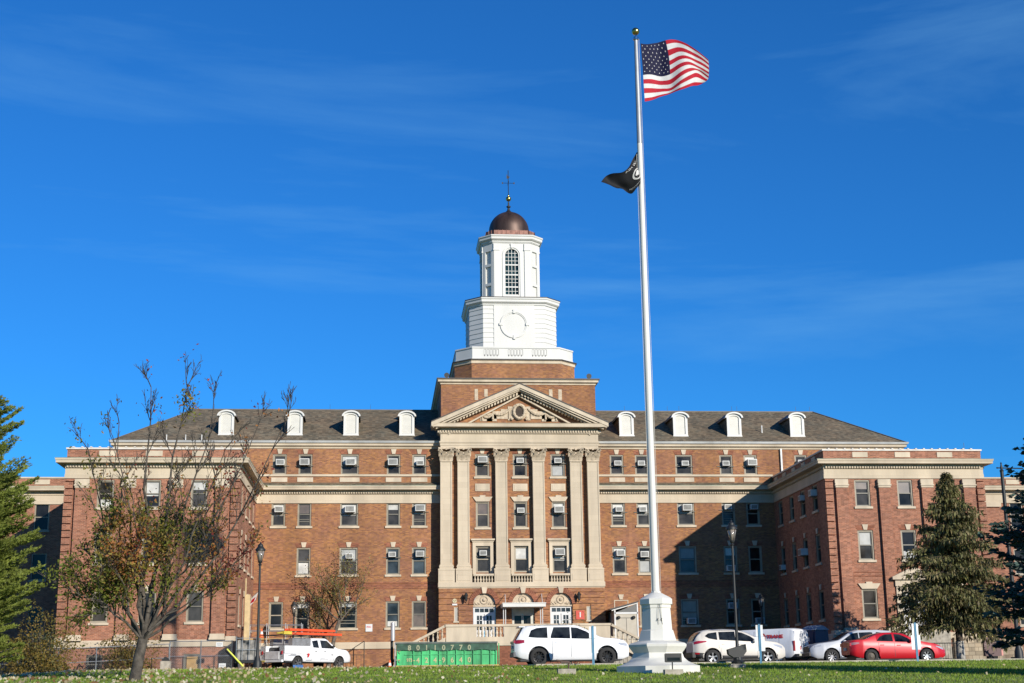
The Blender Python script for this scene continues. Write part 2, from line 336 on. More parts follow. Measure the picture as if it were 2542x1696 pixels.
for sgn in (-1, 1):
    ops = []
    for row, (z0, h) in ((4, R4), (3, R3), (2, R2), (1, R1)):
        for i in range(5):
            x = sgn*BX[i]; order = i if sgn > 0 else 4-i
            c = cfg[(sgn, row)][i if sgn > 0 else 4-i]
            if c is None: continue
            if row == 1 and sgn < 0 and i == 3: z0_, h_ = 3.75, 2.25
            else: z0_, h_ = z0, h
            ops.append((x-BW[i]/2, x+BW[i]/2, z0_, z0_+h_))
            window(T0, x, z0_, BW[i], h_, 0, c[0], c[1], c[2] or None, key=row != 3, sill=not (row == 4), frame=None, lift=.25 if (i+row) % 3 == 0 and row in (1, 3) else 0)
            if c[3] is not None:
                sidew = 'left' if sgn < 0 else 'right'
                air_conditioner(T0, x, z0_+c[4], 0, '%s window, %s bay %s of the portico' % (FL[row], ORD[i], sidew), c[3], side=(-.06 if i % 2 else .05))
    # hidden sixth bay above the wing and further body wall
    xs = sorted((sgn*5.5, sgn*HB)); z0, h = R4; x6 = 20.4*sgn
    ops6 = [(x6-.45, x6+.45, z0, z0+h)]; window(T0, x6, z0, .9, h, 0, 'm'); 
    m = panel(T0, xs[0], xs[1], BASE, 16.8, ops); 
    xe = sorted((sgn*HB, sgn*28.0)); panel(T0, xe[0], xe[1], 13.0, 16.8, ops6, mb=m)
    m.T = None; xo = sgn*28.0
    m.quad((xo, 0, 13), (xo, 11.9, 13), (xo, 11.9, 16.8), (xo, 0, 16.8))
    m.build('main_wall', brick, BLD)
    # sill belt, panels below the top windows, brick belt and water table
    st = MB(); bd = MB()
    segs = [xs[0]]+[v for i in sorted(range(5), key=lambda i: sgn*BX[i]) for v in (sgn*BX[i]-BW[i]/2-.08, sgn*BX[i]+BW[i]/2+.08)]+[xs[1]]
    st.box(xs[0], xs[1], -.07, .01, 14.60, 14.738)
    for i in range(5): MB().box(sgn*BX[i]-BW[i]/2-.07, sgn*BX[i]+BW[i]/2+.07, -.05, .01, 14.21, 14.52).build('stone_panel', stone_pl, BLD)
    st.build('belt_course', stone, BLD); st = MB(); st.box(xs[0], xs[1], -.10, .01, 2.82, 3.20); st.box(xs[0], xs[1], -.06, .01, 3.20, 3.27); st.build('water_table', stone, BLD)
    for z in (6.84, 7.2): bd.box(xs[0], xs[1], -.035, .01, z, z+.075)
    bd.box(xs[0], xs[1], -.02, .01, 6.96, 7.16); bd.build('brick_belt', brickd, BLD)
    if sgn > 0:
        f_ = MB(); f_.box(6.52, 7.52, -.03, .01, 4.2, 4.26); f_.box(6.52, 7.52, -.03, .01, 5.9, 5.96); f_.box(6.52, 6.58, -.03, .01, 4.26, 5.9); f_.box(7.46, 7.52, -.03, .01, 4.26, 5.9); f_.prism([(6.91, 6.0), (7.13, 6.0), (7.21, 6.34), (6.83, 6.34)], -.06, .01)
        f_.build('blocked_window', stone_pl, BLD)
air_conditioner(T0, 20.4, R4[0]+.62, 0, 'the window above the right wing', 0)
# ---- wings
WX = (-2.78, 0, 2.78); WIN3, WIN2, WIN1 = (10.95, 1.69), (7.60, 1.86), (4.0, 1.82)
def wing(sgn):
    cx = 23.43*sgn; T = fronty(-D); ops = []
    for i, dx in enumerate(WX):
        x = cx+dx
        for row, (z0, h) in ((3, WIN3), (2, WIN2), (1, WIN1)):
            if sgn < 0 and row == 1: z0 += .15
            if sgn > 0 and row == 1 and i == 1: continue
            gl = 'm'; bl, bmx = {(1, 3): (.48, brown_bl), (1, 2): (.5, blindm), (1, 1): (.45, None), (-1, 3): (.5, curtain), (-1, 2): (0, 0), (-1, 1): (0, 0)}[(sgn, row)]
            if (sgn, row) == (1, 1): bl = 0; gl = 'm'
            q_ = (i*3+row*5+(sgn > 0)*2) % 4; bl = (bl, bl*.7, bl*1.15, -.3)[q_] if bl else 0
            fr = None
            ops.append((x-.5, x+.5, z0, z0+h))
            window(T, x, z0, 1.0, h, 0, gl if i != 1 else 'd', bl, bmx, key=(row == 2 or (row == 1 and sgn < 0)), flat=(row == 1 and sgn > 0), frame=frame_t)
    x0, x1 = sorted((HB*sgn, CW*sgn)); door = []
    if sgn > 0: door = [(cx-.75, cx+.75, 3.15, 5.6)]
    if sgn < 0: ops += [(-26.82, -25.87, 1.18, 2.3), (-21.2, -20.2, 1.2, 2.3)]
    m = panel(T, x0, x1, BASE, 14.5, ops+door)
    # outer side and inner side
    ob = [v for v in (-1.6, -4.35, -7.0, -9.75)]; io = []
    Ti = inner_r if sgn > 0 else inner_l
    for j, y in enumerate(ob):
        for row, (z0, h) in ((3, WIN3), (2, WIN2), (1, (4.05, 1.85))):
            if sgn > 0: u = -y
            else: u = y
            io.append((u-.5, u+.5, z0, z0+h))
            window(Ti, u, z0, 1.0, h, rad(-90*sgn), 'd' if sgn > 0 else 'm', (0, .4, 0, .25)[(j+row) % 4], brown_bl, key=row != 3)
    uu = (0, D) if sgn > 0 else (-D, 0)
    panel(Ti, uu[0], uu[1], BASE, 14.5, io, mb=m); m.T = None
    xo = CW*sgn; m.quad((xo, -D, BASE), (xo, 0, BASE), (xo, 0, 14.5), (xo, -D, 14.5))
    # parapet back faces, flat roof
    m.box(*sorted((HB*sgn+.35*sgn, HB*sgn+.36*sgn)), -D+.35, 0, 14.0, 14.5); m.box(x0+.36, x1-.36, -D+.34, -D+.35, 14.0, 14.5)
    m.build('wing_wall', brickw, BLD)
    rf = MB(); rf.quad((x0, -D, 14.02), (x1, -D, 14.02), (x1, .0, 14.02), (x0, 0, 14.02)); rf.build('flat_roof', mat('roof_gravel', (.2, .19, .17), .95, var=.2), BLD)
    # pilasters, rusticated corners
    stn = MB()
    for px0, px1 in ((-4.54, -3.78), (-1.76, -1.03), (1.03, 1.76), (3.78, 4.54)):
        a, b = cx+px0, cx+px1
        pb = MB(); pb.box(a, b, -D-.20, -D+.01, 3.45, 12.13); pb.box(a+.1, b-.1, -D-.205, -D+.01, 3.6, 11.95); pl_ = pb.build('pilaster', brickw, BLD)
        pc = MB(); pc.box(a-.03, b+.03, -D-.24, -D+.01, 12.13, 12.40); pc.box(a-.07, b+.07, -D-.29, -D+.01, 12.24, 12.33); pc.box(a-.05, b+.05, -D-.22, -D+.01, 12.40, 12.66); pc.build('capital', stone_pl, pl_)
        pc = MB(); pc.box(a-.05, b+.05, -D-.26, -D+.01, 3.1, 3.45); pc.box(a-.09, b+.09, -D-.31, -D+.01, 3.1, 3.22); pc.build('pilaster_base', stone_pl, pl_)
    for a, b in ((x0, x0+.47), (x1-.47, x1)):
        z = 3.3; rb = MB()
        while z < 12.6:
            rb.box(a-(.03 if a == x0 else 0), b+(.03 if b == x1 else 0), -D-.14, -D+.3, z, min(z+.36, 12.66)); z += .42
        ro = rb.build('corner_quoins', brickw, BLD); rb = MB(); rb.box(a-.05, b+.05, -D-.2, -D+.5, 3.02, 3.3); rb.build('quoin_base', stone_pl, ro)
    pth = [(x0, 0), (x0, -D), (x1, -D), (x1, 0)]
    stn.sweep(pth, [(.0, 2.72), (.12, 2.72), (.12, 3.02), (.05, 3.12), (0, 3.12)])
    stn.build('water_table', stone, BLD)
    for dx in (-2.78, 0, 2.78): MB().box(cx+dx-.5, cx+dx+.5, -D-.035, -D+.01, 14.09, 14.42).build('parapet_panel', stone_pl, BLD)
    for y in (-9.9, -7.6, -5.3, -3.0, -.9):
        xx = sorted((HB*sgn-.035*sgn, HB*sgn+.01*sgn)); MB().box(xx[0], xx[1], y-.4, y+.4, 14.09, 14.42).build('parapet_panel', stone_pl, BLD)
    bb = MB(); zz = 6.6
    for z in (6.58, 6.82): bb.box(x0+.5, x1-.5, -D-.03, -D+.01, z, z+.07)
    bb.build('brick_belt', brickd, BLD)
    cop = MB(); cop.sweep(pth, [(-.38, 14.5), (.07, 14.5), (.07, 14.6), (-.38, 14.62)]); 
    x = x0+.3
    while x < x1-.2: cop.box(x, x+.12, -D-.10, -D+.3, 14.6, 14.66); x += .52
    cop.build('coping', mat('coping_tile', (.72, .66, .58), .6, var=.1), BLD)
    return T, Ti
TR, TiR = wing(1); TL, TiL = wing(-1)
air_conditioner(TiR, 6.95, 11.95, rad(-90), 'upper side window second from the right wing corner', 2, side=.1)
air_conditioner(TiR, 9.75, 11.9, rad(-90), 'upper side window nearest the right wing corner', 0)
air_conditioner(TiR, 6.95, 8.35, rad(-90), 'middle side window of the right wing near the corner', 1)
air_conditioner(TiR, 1.55, 7.85, rad(-90), 'middle side window of the right wing deepest in shade', 2)
# left-wing basement openings
bw = MB(); T = TL
wb = window(TL, -26.345, 1.18, .95, 1.12, 0, 'd', key=False, frame=frame_g)
wb = window(TL, -20.7, 1.2, 1.0, 1.1, 0, 'd', key=False, frame=frame_g, rail=False); bw = MB(); bw.quad((-.32, .14, .06), (.32, .14, .06), (.32, .14, .98), (-.32, .14, .98)); link('board', bw.mesh('board', mat('plywood', (.52, .33, .13), .7, var=.15)), wb)
# wing entrance on the right (pedimented surround, mostly behind the spruce)
e = MB(); cx = 23.43
e.box(cx-1.15, cx-.8, -D-.3, -D+.01, 3.15, 5.95); e.box(cx+.8, cx+1.15, -D-.3, -D+.01, 3.15, 5.95); e.box(cx-.8, cx+.8, -D-.2, -D+.2, 5.6, 5.95)
e.box(cx-1.2, cx+1.2, -D-.34, -D+.01, 5.95, 6.35); e.box(cx-1.4, cx+1.4, -D-.5, -D+.01, 6.35, 6.5)
e.prism([(cx-1.45, 6.5), (cx+1.45, 6.5), (cx, 7.15)], -D-.5, -D+.01)
eo = e.build('entrance_surround', stone_pl, BLD)
e = MB(); e.box(cx-.75, cx+.75, -D+.05, -D+.12, 3.15, 5.6); ed = e.build('door', frame_w, BLD); e = MB(); e.box(cx-.3, cx+.3, -D+.03, -D+.06, 4.2, 5.2); e.build('door_glass', g_dark, ed)
e = MB()
for k in range(9): e.box(cx-1.4-.28*k-.28, cx-1.4-.28*k, -D-1.4, -D-.2, 1.0, 3.12-.2*(k+1))
e.box(cx-1.4, cx+1.6, -D-1.5, -D-.02, .9, 3.12); e.build('entrance_steps', conc, BLD)
e = MB()
for k in range(16): x = cx-1.35+k*.19; e.tube((x, -D-1.42, 3.12), (x, -D-1.42, 4.0), .012, n=4)
e.tube((cx-1.4, -D-1.42, 4.0), (cx+1.6, -D-1.42, 4.0), .025, n=5)
e.tube((cx-1.4, -D-1.42, 4.0), (cx-3.9, -D-1.42, 2.25), .03, n=5)
for k in range(12): x = cx-1.55-k*.2; zt = 4.0-(cx-1.4-x)*.7; e.tube((x, -D-1.42, zt-.85), (x, -D-1.42, zt), .012, n=4)
e.build('entrance_railing', iron, BLD)
# ---- secondary cornice running round the recess and the wings
PR = [(0, 12.72), (.07, 12.72), (.07, 12.98), (.05, 12.98), (.05, 13.32), (.10, 13.34), (.06, 13.36), (.06, 13.60), (.54, 13.62), (.54, 13.74), (.58, 13.80), (.58, 13.88), (0, 13.93)]
paths = [[(-CW, 0), (-CW, -D), (-HB, -D), (-HB, 0), (-5.56, 0)], [(5.56, 0), (HB, 0), (HB, -D), (CW, -D), (CW, 0)]]
for pth in paths:
    m = MB(); m.sweep(pth, PR); m.build('cornice', stone, BLD)
    m = MB(); m.sweep(pth, [(.0, 13.935), (.60, 13.885), (.60, 13.91), (.0, 13.97)]); m.build('cornice_flashing', coppergreen, BLD)
    m = MB()
    for a, b in zip(pth[:-1], pth[1:]):
        a, b = Vector(a), Vector(b); dd = (b-a); Ln = dd.length; dd.normalize(); nn = Vector((dd.y, -dd.x)); k = .1
        while k < Ln-.05:
            c = a+dd*k+nn*.08
            hx = abs(dd.x)*.05+abs(nn.x)*.10; hy = abs(dd.y)*.05+abs(nn.y)*.10
            m.box(c.x-hx, c.x+hx, c.y-hy, c.y+hy, 13.38, 13.475); k += .17
    m.build('dentils', stone_pl, BLD)
for a, b in ((-HB, -5.56), (5.56, HB)):
    m = MB(); m.quad((a, -.5, 13.94), (b, -.5, 13.94), (b, 0.02, 14.17), (a, .02, 14.17)); m.build('cornice_skirt_roof', slate, BLD)
# ---- eaves and slate roof
for a, b in ((-28.25, -5.5), (5.5, 28.25)):
    m = MB(); pth = [(a, 9), (a, 0), (b, 0)] if a < 0 else [(a, 0), (b, 0), (b, 9)]
    pth = [(max(-28, min(28, x)), y) for x, y in pth]
    m.sweep(pth, [(0, 16.56), (.06, 16.56), (.06, 16.64), (.14, 16.70), (.24, 16.74), (.24, 16.86), (.3, 16.92), (0, 16.92)]); m.build('eaves_cornice', stone, BLD)
    m = MB(); m.sweep(pth, [(.0, 16.925), (.34, 16.925), (.38, 17.07), (.28, 17.07), (.26, 17.0), (0, 17.0)]); m.build('gutter', gutterm, BLD)
m = MB(); E0, E1, ZR, ZE = -.3, 11.95, 20.43, 17.01
m.quad((-28.3, E0, ZE), (28.3, E0, ZE), (23.3, 5.84, ZR), (-23.3, 5.84, ZR)); m.quad((28.3, E1, ZE), (-28.3, E1, ZE), (-23.3, 5.84, ZR), (23.3, 5.84, ZR))
m.add([(-28.3, E1, ZE), (-28.3, E0, ZE), (-23.3, 5.84, ZR)], [(0, 1, 2)]); m.add([(28.3, E0, ZE), (28.3, E1, ZE), (23.3, 5.84, ZR)], [(0, 1, 2)])
RF = m.build('roof', slate, BLD)
m = MB(); m.box(-23.3, 23.3, 5.78, 5.9, ZR-.03, ZR+.05)
for s in (-1, 1): m.tube((s*23.3, 5.84, ZR+.02), (s*28.3, E0, ZE+.02), .05, n=5)
m.build('ridge_cap', mat('ridge_metal', (.13, .12, .10), .6), RF)
pp_ = mat('pale_pipe', (.75, .74, .70), .5)
for x in (-24.5, -23.2, -22.1): MB().tube((x, -.1, 16.9), (x, -.1, 17.5), .035, n=6).build('vent_pipe', pp_, BLD)
MB().tube((18.1, 1.6, 18.0), (18.1, 1.6, 18.6), .05, n=6).build('vent_pipe', pp_, BLD)
for x in (-22, -18, -13.5, -10.5, 8.7, 12.0, 12.9, 17.0, 17.4, 22, 23.1): MB().tube((x, 5.84, ZR), (x, 5.84, ZR+.42), .012, n=4).build('lightning_rod', iron, BLD)
for x in (-27.6, 27.6): MB().tube((x, -D+.1, 14.6), (x, -D+.1, 15.05), .014, n=4).build('lightning_rod', iron, BLD)
m = MB()
for x in (18.95,): m.box(x-.06, x+.06, -.16, -.04, 14.0, 16.6)
m.build('downpipe', mat('pale_pipe', (.75, .74, .70)), BLD)
# dormers
lou = mat('louvre_white', (.74, .72, .64), .45, var=.03)
def dormer_mesh():
    cs = [(.52*math.cos(math.pi*k/10), 1.36+.30*math.sin(math.pi*k/10)) for k in range(11)]
    body = [(-.52, 0), (.52, 0), (.52, 1.36)]+cs[1:-1]+[(-.52, 1.36)]
    m = MB(); m.prism(body, 0.02, 3.6); a = m.mesh('dormer', slate)
    f = MB()  # white face with opening
    f.box(-.53, -.36, -.06, .04, 0, 1.38); f.box(.36, .53, -.06, .04, 0, 1.38); f.box(-.36, .36, -.06, .04, 0, .14); f.box(-.56, .56, -.10, .06, -.05, .05)
    arc = lambda r, h0, hh: [(r*math.cos(math.pi*k/12), h0+hh*math.sin(math.pi*k/12)) for k in range(13)]
    o_, i_ = arc(.53, 1.38, .30), arc(.36, 1.36, .16)
    for k in range(12): f.prism([i_[k], o_[k], o_[k+1], i_[k+1]], -.06, .04)
    o2, i2 = arc(.66, 1.36, .42), arc(.54, 1.36, .31)
    for k in range(12): f.prism([i2[k], o2[k], o2[k+1], i2[k+1]], -.2, .3)
    b = f.mesh('dormer_frame', white)
    l = MB()
    for k in range(16): z = .16+k*.083; l.add([(-.36, .0, z), (.36, .0, z), (.36, .02, z+.08), (-.36, .02, z+.08)], [(0, 1, 2, 3)])
    l.prism([(-.36, .14)]+[(.36, .14)]+[(p[0], p[1]) for p in arc(.36, 1.36, .16)], .025, .035)
    c = l.mesh('louvre', lou)
    r = MB(); r1, r2 = arc(.64, 1.37, .41), arc(.64, 1.44, .41)
    for k in range(12): r.prism([r1[k], r2[k], r2[k+1], r1[k+1]], .02, 3.9)
    return a, b, c, r.mesh('dormer_roof', darkedge)
da, db, dc, dr = dormer_mesh()
for x in (-20.55, -15.76, -11.82, -7.87, 7.95, 11.9, 15.87, 20.55):
    d0 = link('dormer', da, BLD, (x, .93, 17.66)); link('dormer_frame', db, d0); link('louvre', dc, d0); link('dormer_roof', dr, d0)
# ---- lower annexes seen beyond the wings
for s in (-1, 1):
    R_ = thing('brick_annex', 'lower brick annex with limestone cornice beyond the %s wing of the main building' % ('left' if s < 0 else 'right'), 'building', (0, 0, 0))
    a, b = (-46, -28.6) if s < 0 else (28.6, 52); ops = [(x-.5, x+.5, z, z+1.8) for x in np.arange(min(a, b)+2.1, max(a, b)-1, 2.8) for z in (4.0, 7.6, 10.95)]
    m = panel(fronty(.35), a, b, BASE-1, 14.5, ops); m.T = None; m.box(a, b, .8, .9, BASE, 14.4)
    if s > 0: m.box(33.9, 34.9, .05, .36, 3.2, 12.6)
    m.build('wall', brickw, R_)
    m = MB(); m.sweep([(a, .35), (b, .35)], PR); m.sweep([(a, .35), (b, .35)], [(-.4, 14.5), (.07, 14.5), (.07, 14.6), (-.4, 14.62)])
    if s > 0: m.box(33.8, 35.0, -.1, .36, 12.4, 12.71)
    for x in np.arange(a+2, b-1, 2.8): m.box(x-.5, x+.5, .31, .36, 14.09, 14.42)
    m.build('cornice', stone, R_)
    m = MB(); m.sweep([(a, .35), (b, .35)], [(.0, 13.935), (.60, 13.885), (.60, 13.91), (.0, 13.97)]); m.build('cornice_flashing', coppergreen, R_)
    for (x0, x1, z0, z1) in ops:
        fo = link('window', cached(('w', 1.0, 1.8, 'an'), lambda: MB().box(-.5, -.42, .05, .15, 0, 1.8).box(.42, .5, .05, .15, 0, 1.8).box(-.42, .42, .05, .15, 1.72, 1.8).box(-.42, .42, .05, .15, 0, .07).box(-.42, .42, .05, .15, .87, .93).box(-.58, .58, -.09, .05, -.13, 0).mesh('window', frame_t)), R_, ((x0+x1)/2, .35, z0))
        link('pane', cached(('an', 'p'), lambda: MB().box(-.45, .45, .14, .16, .03, 1.77).mesh('pane', g_dark)), fo)
# ------------------------------------------------------------------ portico
YP = -.6; TP = fronty(YP)
PX = (-2.62, .03, 2.7)
ops = []; acp = {(4, 0): 1, (4, 1): 2, (4, 2): 2, (3, 1): 2, (3, 2): 1, (2, 0): 2, (2, 2): 1}
for i, x in enumerate(PX):
    where = ('left', 'middle', 'right')[i]
    for row, z0, h, w_ in ((4, 14.50, 1.60, 1.0), (3, 10.95, 1.80, .95), (2, 7.86, 1.81, 1.0)):
        ops.append((x-w_/2, x+w_/2, z0, z0+h))
        bl = {(3, 0): (.5, brown_bl), (2, 1): (.5, curtain), (2, 2): (.55, curtain), (3, 2): (.3, curtain), (4, 2): (-.5, blindm)}.get((row, i), (0, None))
        window(TP, x, z0, w_, h, 0, 'm', bl[0], bl[1], key=row == 4, flat=row == 3, sill=row != 2)
        if (row, i) in acp: air_conditioner(TP, x, z0+{4: .95, 3: 1.0, 2: 1.15}[row], 0, '%s window in the %s bay of the portico' % (FL[row], where), acp[(row, i)])
m = panel(TP, -5.5, 5.5, 6.8, 16.6, ops); m.T = None
for s in (-1, 1): m.quad((5.5*s, YP, 6.8), (5.5*s, .1, 6.8), (5.5*s, .1, 16.6), (5.5*s, YP, 16.6))
m.build('portico_wall', brick, BLD)
for x in PX: m = MB(); m.box(x-.51, x+.51, YP-.05, YP+.01, 13.48, 14.0); m.box(x-.42, x+.42, YP-.07, YP+.01, 13.56, 13.92); m.build('stone_panel', stone_pl, BLD)
for x in PX:   # stone window surround with cornice
    m = MB(); m.box(x-.72, x-.5, YP-.12, YP+.03, 7.7, 9.95); m.box(x+.5, x+.72, YP-.12, YP+.03, 7.7, 9.95); m.box(x-.5, x+.5, YP-.12, YP+.03, 9.67, 9.95)
    m.box(x-.76, x+.76, YP-.18, YP+.01, 9.95, 10.05); m.box(x-.84, x+.84, YP-.28, YP+.01, 10.05, 10.16)
    m.build('window_surround', stone_pl, BLD)
# pilasters with corinthian capitals
def leaf(m, cx, y, z, w_, h, out):   # curled acanthus leaf
    n = 5; P = []
    for k in range(n+1):
        t = k/n; P.append((y-out*math.sin(t*1.9)**2*(1.0), z+h*(math.sin(t*1.75)*.98), w_*(.5-.22*t+.12*math.sin(3*t))))
    vs = []
    for yy, zz, ww in P: vs += [(cx-ww, yy, zz), (cx, yy-.03, zz+.01), (cx+ww, yy, zz)]
    m.add(vs, [(3*k, 3*k+1, 3*k+4, 3*k+3) for k in range(n)]+[(3*k+1, 3*k+2, 3*k+5, 3*k+4) for k in range(n)])
def capital_mesh():
    m = MB(); y = -.42
    m.box(-.40, .40, y+.02, .0, -.02, .62); m.box(-.44, .44, y-.04, 0, -.05, .03)
    for cx in (-.31, 0, .31): leaf(m, cx, y, .02, .3, .36, .20)
    for cx in (-.17, .17): leaf(m, cx, y-.01, .2, .26, .42, .26)
    for cx in (-.42, .42): leaf(m, cx, y+.02, .3, .22, .42, .24)
    for s in (-1, 1):   # volutes
        for k in range(10):
            a0, a1 = k*.7, (k+1)*.7; r0, r1 = .15-.013*k, .15-.013*(k+1)
            m.tube((s*(.42+r0*math.cos(a0)), y-.16, .68+r0*math.sin(a0)), (s*(.42+r1*math.cos(a1)), y-.16, .68+r1*math.sin(a1)), .035, n=5)
        m.tube((s*.12, y-.1, .4), (s*.36, y-.14, .8), .04, n=5)
    m.tube((0, y-.05, .8), (0, y-.2, .8), .08, n=7)
    m.prismz([(-.56, y-.28), (-.3, y-.15), (0, y-.12), (.3, y-.15), (.56, y-.28), (.56, 0), (-.56, 0)], .80, .90)
    for k in range(7):
        for q in range(3): m.sphere((-.3+.1*k, y-.03-.02*q, .12+.16*q), .035, 5, 3)
    return m.mesh('capital', stone_d, 40)
CAPM = capital_mesh()
def shaft_mesh():
    m = MB(); w0, w1, y = .41, .395, -.42
    m.box(-w0, w0, y+.035, .0, 8.38, 15.56)
    m.box(-w0, -w0+.09, y, y+.034, 8.38, 15.56); m.box(w0-.09, w0, y, y+.034, 8.38, 15.56); m.box(-w0+.09, w0-.09, y, y+.034, 8.38, 8.5); m.box(-w0+.09, w0-.09, y, y+.034, 15.46, 15.56)
    return m.mesh('pilaster', stone)
def base_mesh():
    m = MB()
    for w0, y, z0, z1 in ((.50, -.52, 8.22, 8.30), (.46, -.47, 8.30, 8.38), (.48, -.5, 8.10, 8.22), (.57, -.60, 7.98, 8.10), (.56, -.58, 7.15, 7.98)): m.box(-w0, w0, y, 0, z0, z1)
    m.box(-.45, .45, -.60, -.5, 7.28, 7.72)
    return m.mesh('pilaster_base', stone)
SM, BM = shaft_mesh(), base_mesh()
for x in (-5.16, -3.965, -1.32, 1.295, 3.93, 5.14):
    p = link('pilaster', SM, BLD, (x, YP, 0)); link('capital', CAPM, p, (0, 0, 15.56)); link('pilaster_base', BM, p)
# balustrades between the pedestals
def baluster_prof(h, r): return [(r*.8, 0), (r*.8, .1*h), (r*.45, .15*h), (r*.95, .38*h), (r*.55, .62*h), (r*.35, .78*h), (r*.6, .82*h), (r*.75, .9*h), (r*.75, h)]
for x0, x1 in ((-3.33, -1.92), (-.70, .72), (1.95, 3.34)):
    m = MB(); m.box(x0, x1, -1.16, YP, 7.6, 7.74); 
    for k in range(7): m.lathe(baluster_prof(.45, .085), (x0+.12+(x1-x0-.24)*k/6, -1.02, 7.15), 8)
    m.build('balustrade', stone_pl, BLD)
m = MB(); m.box(-3.4, 3.4, -.75, -.605, 7.15, 7.6); m.build('balustrade_shade_sheet', blk, BLD)  # black sheet added for the shade between the balusters
# podium storey
YB = -1.2; TB = fronty(YB); DX = (-2.6, .05, 2.66)
m = MB(); m.box(-5.74, 5.74, -1.32, 0, 6.83, 7.15); m.box(-5.70, 5.70, -1.26, 0, 6.75, 6.83); m.build('podium_band', stone, BLD)
ops = [(x-.76, x+.76, 3.3, 6.43) for x in DX]+[(-4.66, -4.38, 4.55, 5.5), (4.41, 4.70, 4.55, 5.5)]
m = panel(TB, -5.66, 5.66, BASE, 6.8, ops, .3); m.T = None
for s in (-1, 1): m.quad((5.66*s, YB, BASE), (5.66*s, 0.02, BASE), (5.66*s, .02, 6.8), (5.66*s, YB, 6.8))
for x in DX:     # spandrels filling the corners above each arch
    for s in (-1, 1):
        ar = [(x+s*.76*math.cos(math.pi/2*k/10), 5.67+.76*math.sin(math.pi/2*k/10)) for k in range(11)]
        m.prism([(x+s*.76, 6.43)]+ar, YB-.001, YB+.3)
z = 3.35; rows = []
while z < 6.7: rows.append((z, min(z+.335, 6.74))); z += .39
for z0, z1 in rows:
    hole = []
    for x in DX:
        zc = (z0+z1)/2; r = 1.02 if zc > 5.5 else .80
        hw = r if zc < 5.67 else (math.sqrt(max(0, 1.05**2-(zc-5.67)**2)) if zc < 6.7 else 0)
        if hw > 0: hole.append((x-hw, x+hw))
    for a, b in ((-4.66, -4.38), (4.41, 4.70)):
        if z1 > 4.4 and z0 < 5.55: hole.append((a-.02, b+.02))
    hole.sort(); cur = -5.70
    for a, b in hole+[(5.70, 5.70)]:
        if a-cur > .05: m.box(cur, a, YB-.065, YB+.02, z0, z1)
        cur = b
m.build('podium_wall', brick, BLD)
for x in DX:
    m = MB(); n = 22
    for k in range(n):
        a0, a1 = math.pi*(k+.05)/n, math.pi*(k+.95)/n
        m.prism([(x+.75*math.cos(a0), 5.67+.75*math.sin(a0)), (x+1.06*math.cos(a0), 5.67+1.1*math.sin(a0)), (x+1.06*math.cos(a1), 5.67+1.1*math.sin(a1)), (x+.75*math.cos(a1), 5.67+.75*math.sin(a1))], YB-.12, YB+.01)
    for k in range(20):
        a0, a1 = math.pi*k/20, math.pi*(k+1)/20; g_ = lambda r, a: (x+r*math.cos(a), 5.67+r*math.sin(a)); m.prism([g_(.755, a0), g_(1.07, a0), g_(1.07, a1), g_(.755, a1)], YB-.08, YB+.012)
    ao = m.build('arch', brickd, BLD)
    m = MB(); m.prism([(x-.12, 6.4), (x+.12, 6.4), (x+.2, 6.82), (x-.2, 6.82)], YB-.19, YB+.01); m.build('keystone', stone_pl, ao)
    m = MB(); m.prism([(x+.76*math.cos(math.pi*k/20), 5.55+.9*math.sin(math.pi*k/20)) for k in range(21)], YB+.1, YB+.16)
    m.box(x-.8, x+.8, YB+.02, YB+.2, 5.50, 5.60)
    for k in range(20):
        a0, a1 = 2*math.pi*k/20, 2*math.pi*(k+1)/20; m.tube((x+.25*math.cos(a0), YB+.08, 5.97+.25*math.sin(a0)), (x+.25*math.cos(a1), YB+.08, 5.97+.25*math.sin(a1)), .045, n=5)
    pass
    for s in (-1, 1):
        for k in range(6): m.sphere((x+s*(.33+.07*k), YB+.08, 5.72+.05*math.sin(k*2)), .06, 6, 4)
    m.sphere((x, YB+.1, 5.97), .13, 10, 6); m.build('tympanum', stone_d, ao, 40)
for i, x in enumerate(DX):   # doors
    z0, z1 = 3.3, 5.5
    if i != 1:
        m = MB(); f = lambda a, b, c, d: m.box(a, b, YB+.12, YB+.2, c, d)
        f(x-.74, x-.64, z0, z1); f(x+.64, x+.74, z0, z1); f(x-.64, x+.64, z1-.1, z1); f(x-.64, x+.64, 5.02, 5.14)
        for q in (-.32, 0, .32): f(x+q-.02, x+q+.02, 5.14, 5.4)
        for s in (-1, 1):
            a = x-.64 if s < 0 else x+.02; b = a+.62
            f(a, a+.13, z0, 5.02); f(b-.13, b, z0, 5.02); f(a+.13, b-.13, z0, 3.95); f(a+.13, b-.13, 4.92, 5.02); f((a+b)/2-.02, (a+b)/2+.02, 3.95, 4.92)
            for q in (4.27, 4.6): f(a+.13, b-.13, q-.02, q+.02)
        do = m.build('door', frame_w, BLD); m = MB(); m.quad((x-.65, YB+.17, 3.9), (x+.65, YB+.17, 3.9), (x+.65, YB+.17, 5.42), (x-.65, YB+.17, 5.42)); m.build('door_glass', g_blue, do)
    else:
        m = MB(); f = lambda a, b, c, d: m.box(a, b, YB+.12, YB+.2, c, d)
        f(x-.74, x-.66, z0, z1); f(x+.58, x+.74, z0, z1); f(x-.66, x+.58, 5.0, z1)
        for a, b in ((x-.66, x-.05), (x-.03, x+.58)): f(a, a+.06, z0, 5.0); f(b-.06, b, z0, 5.0); f(a+.06, b-.06, 4.9, 5.0)
        do = m.build('door', mat('door_cream', (.66, .64, .55), .5), BLD); m = MB(); m.quad((x-.65, YB+.17, z0), (x+.58, YB+.17, z0), (x+.58, YB+.17, 4.95), (x-.65, YB+.17, 4.95)); m.build('door_glass', g_dark, do)
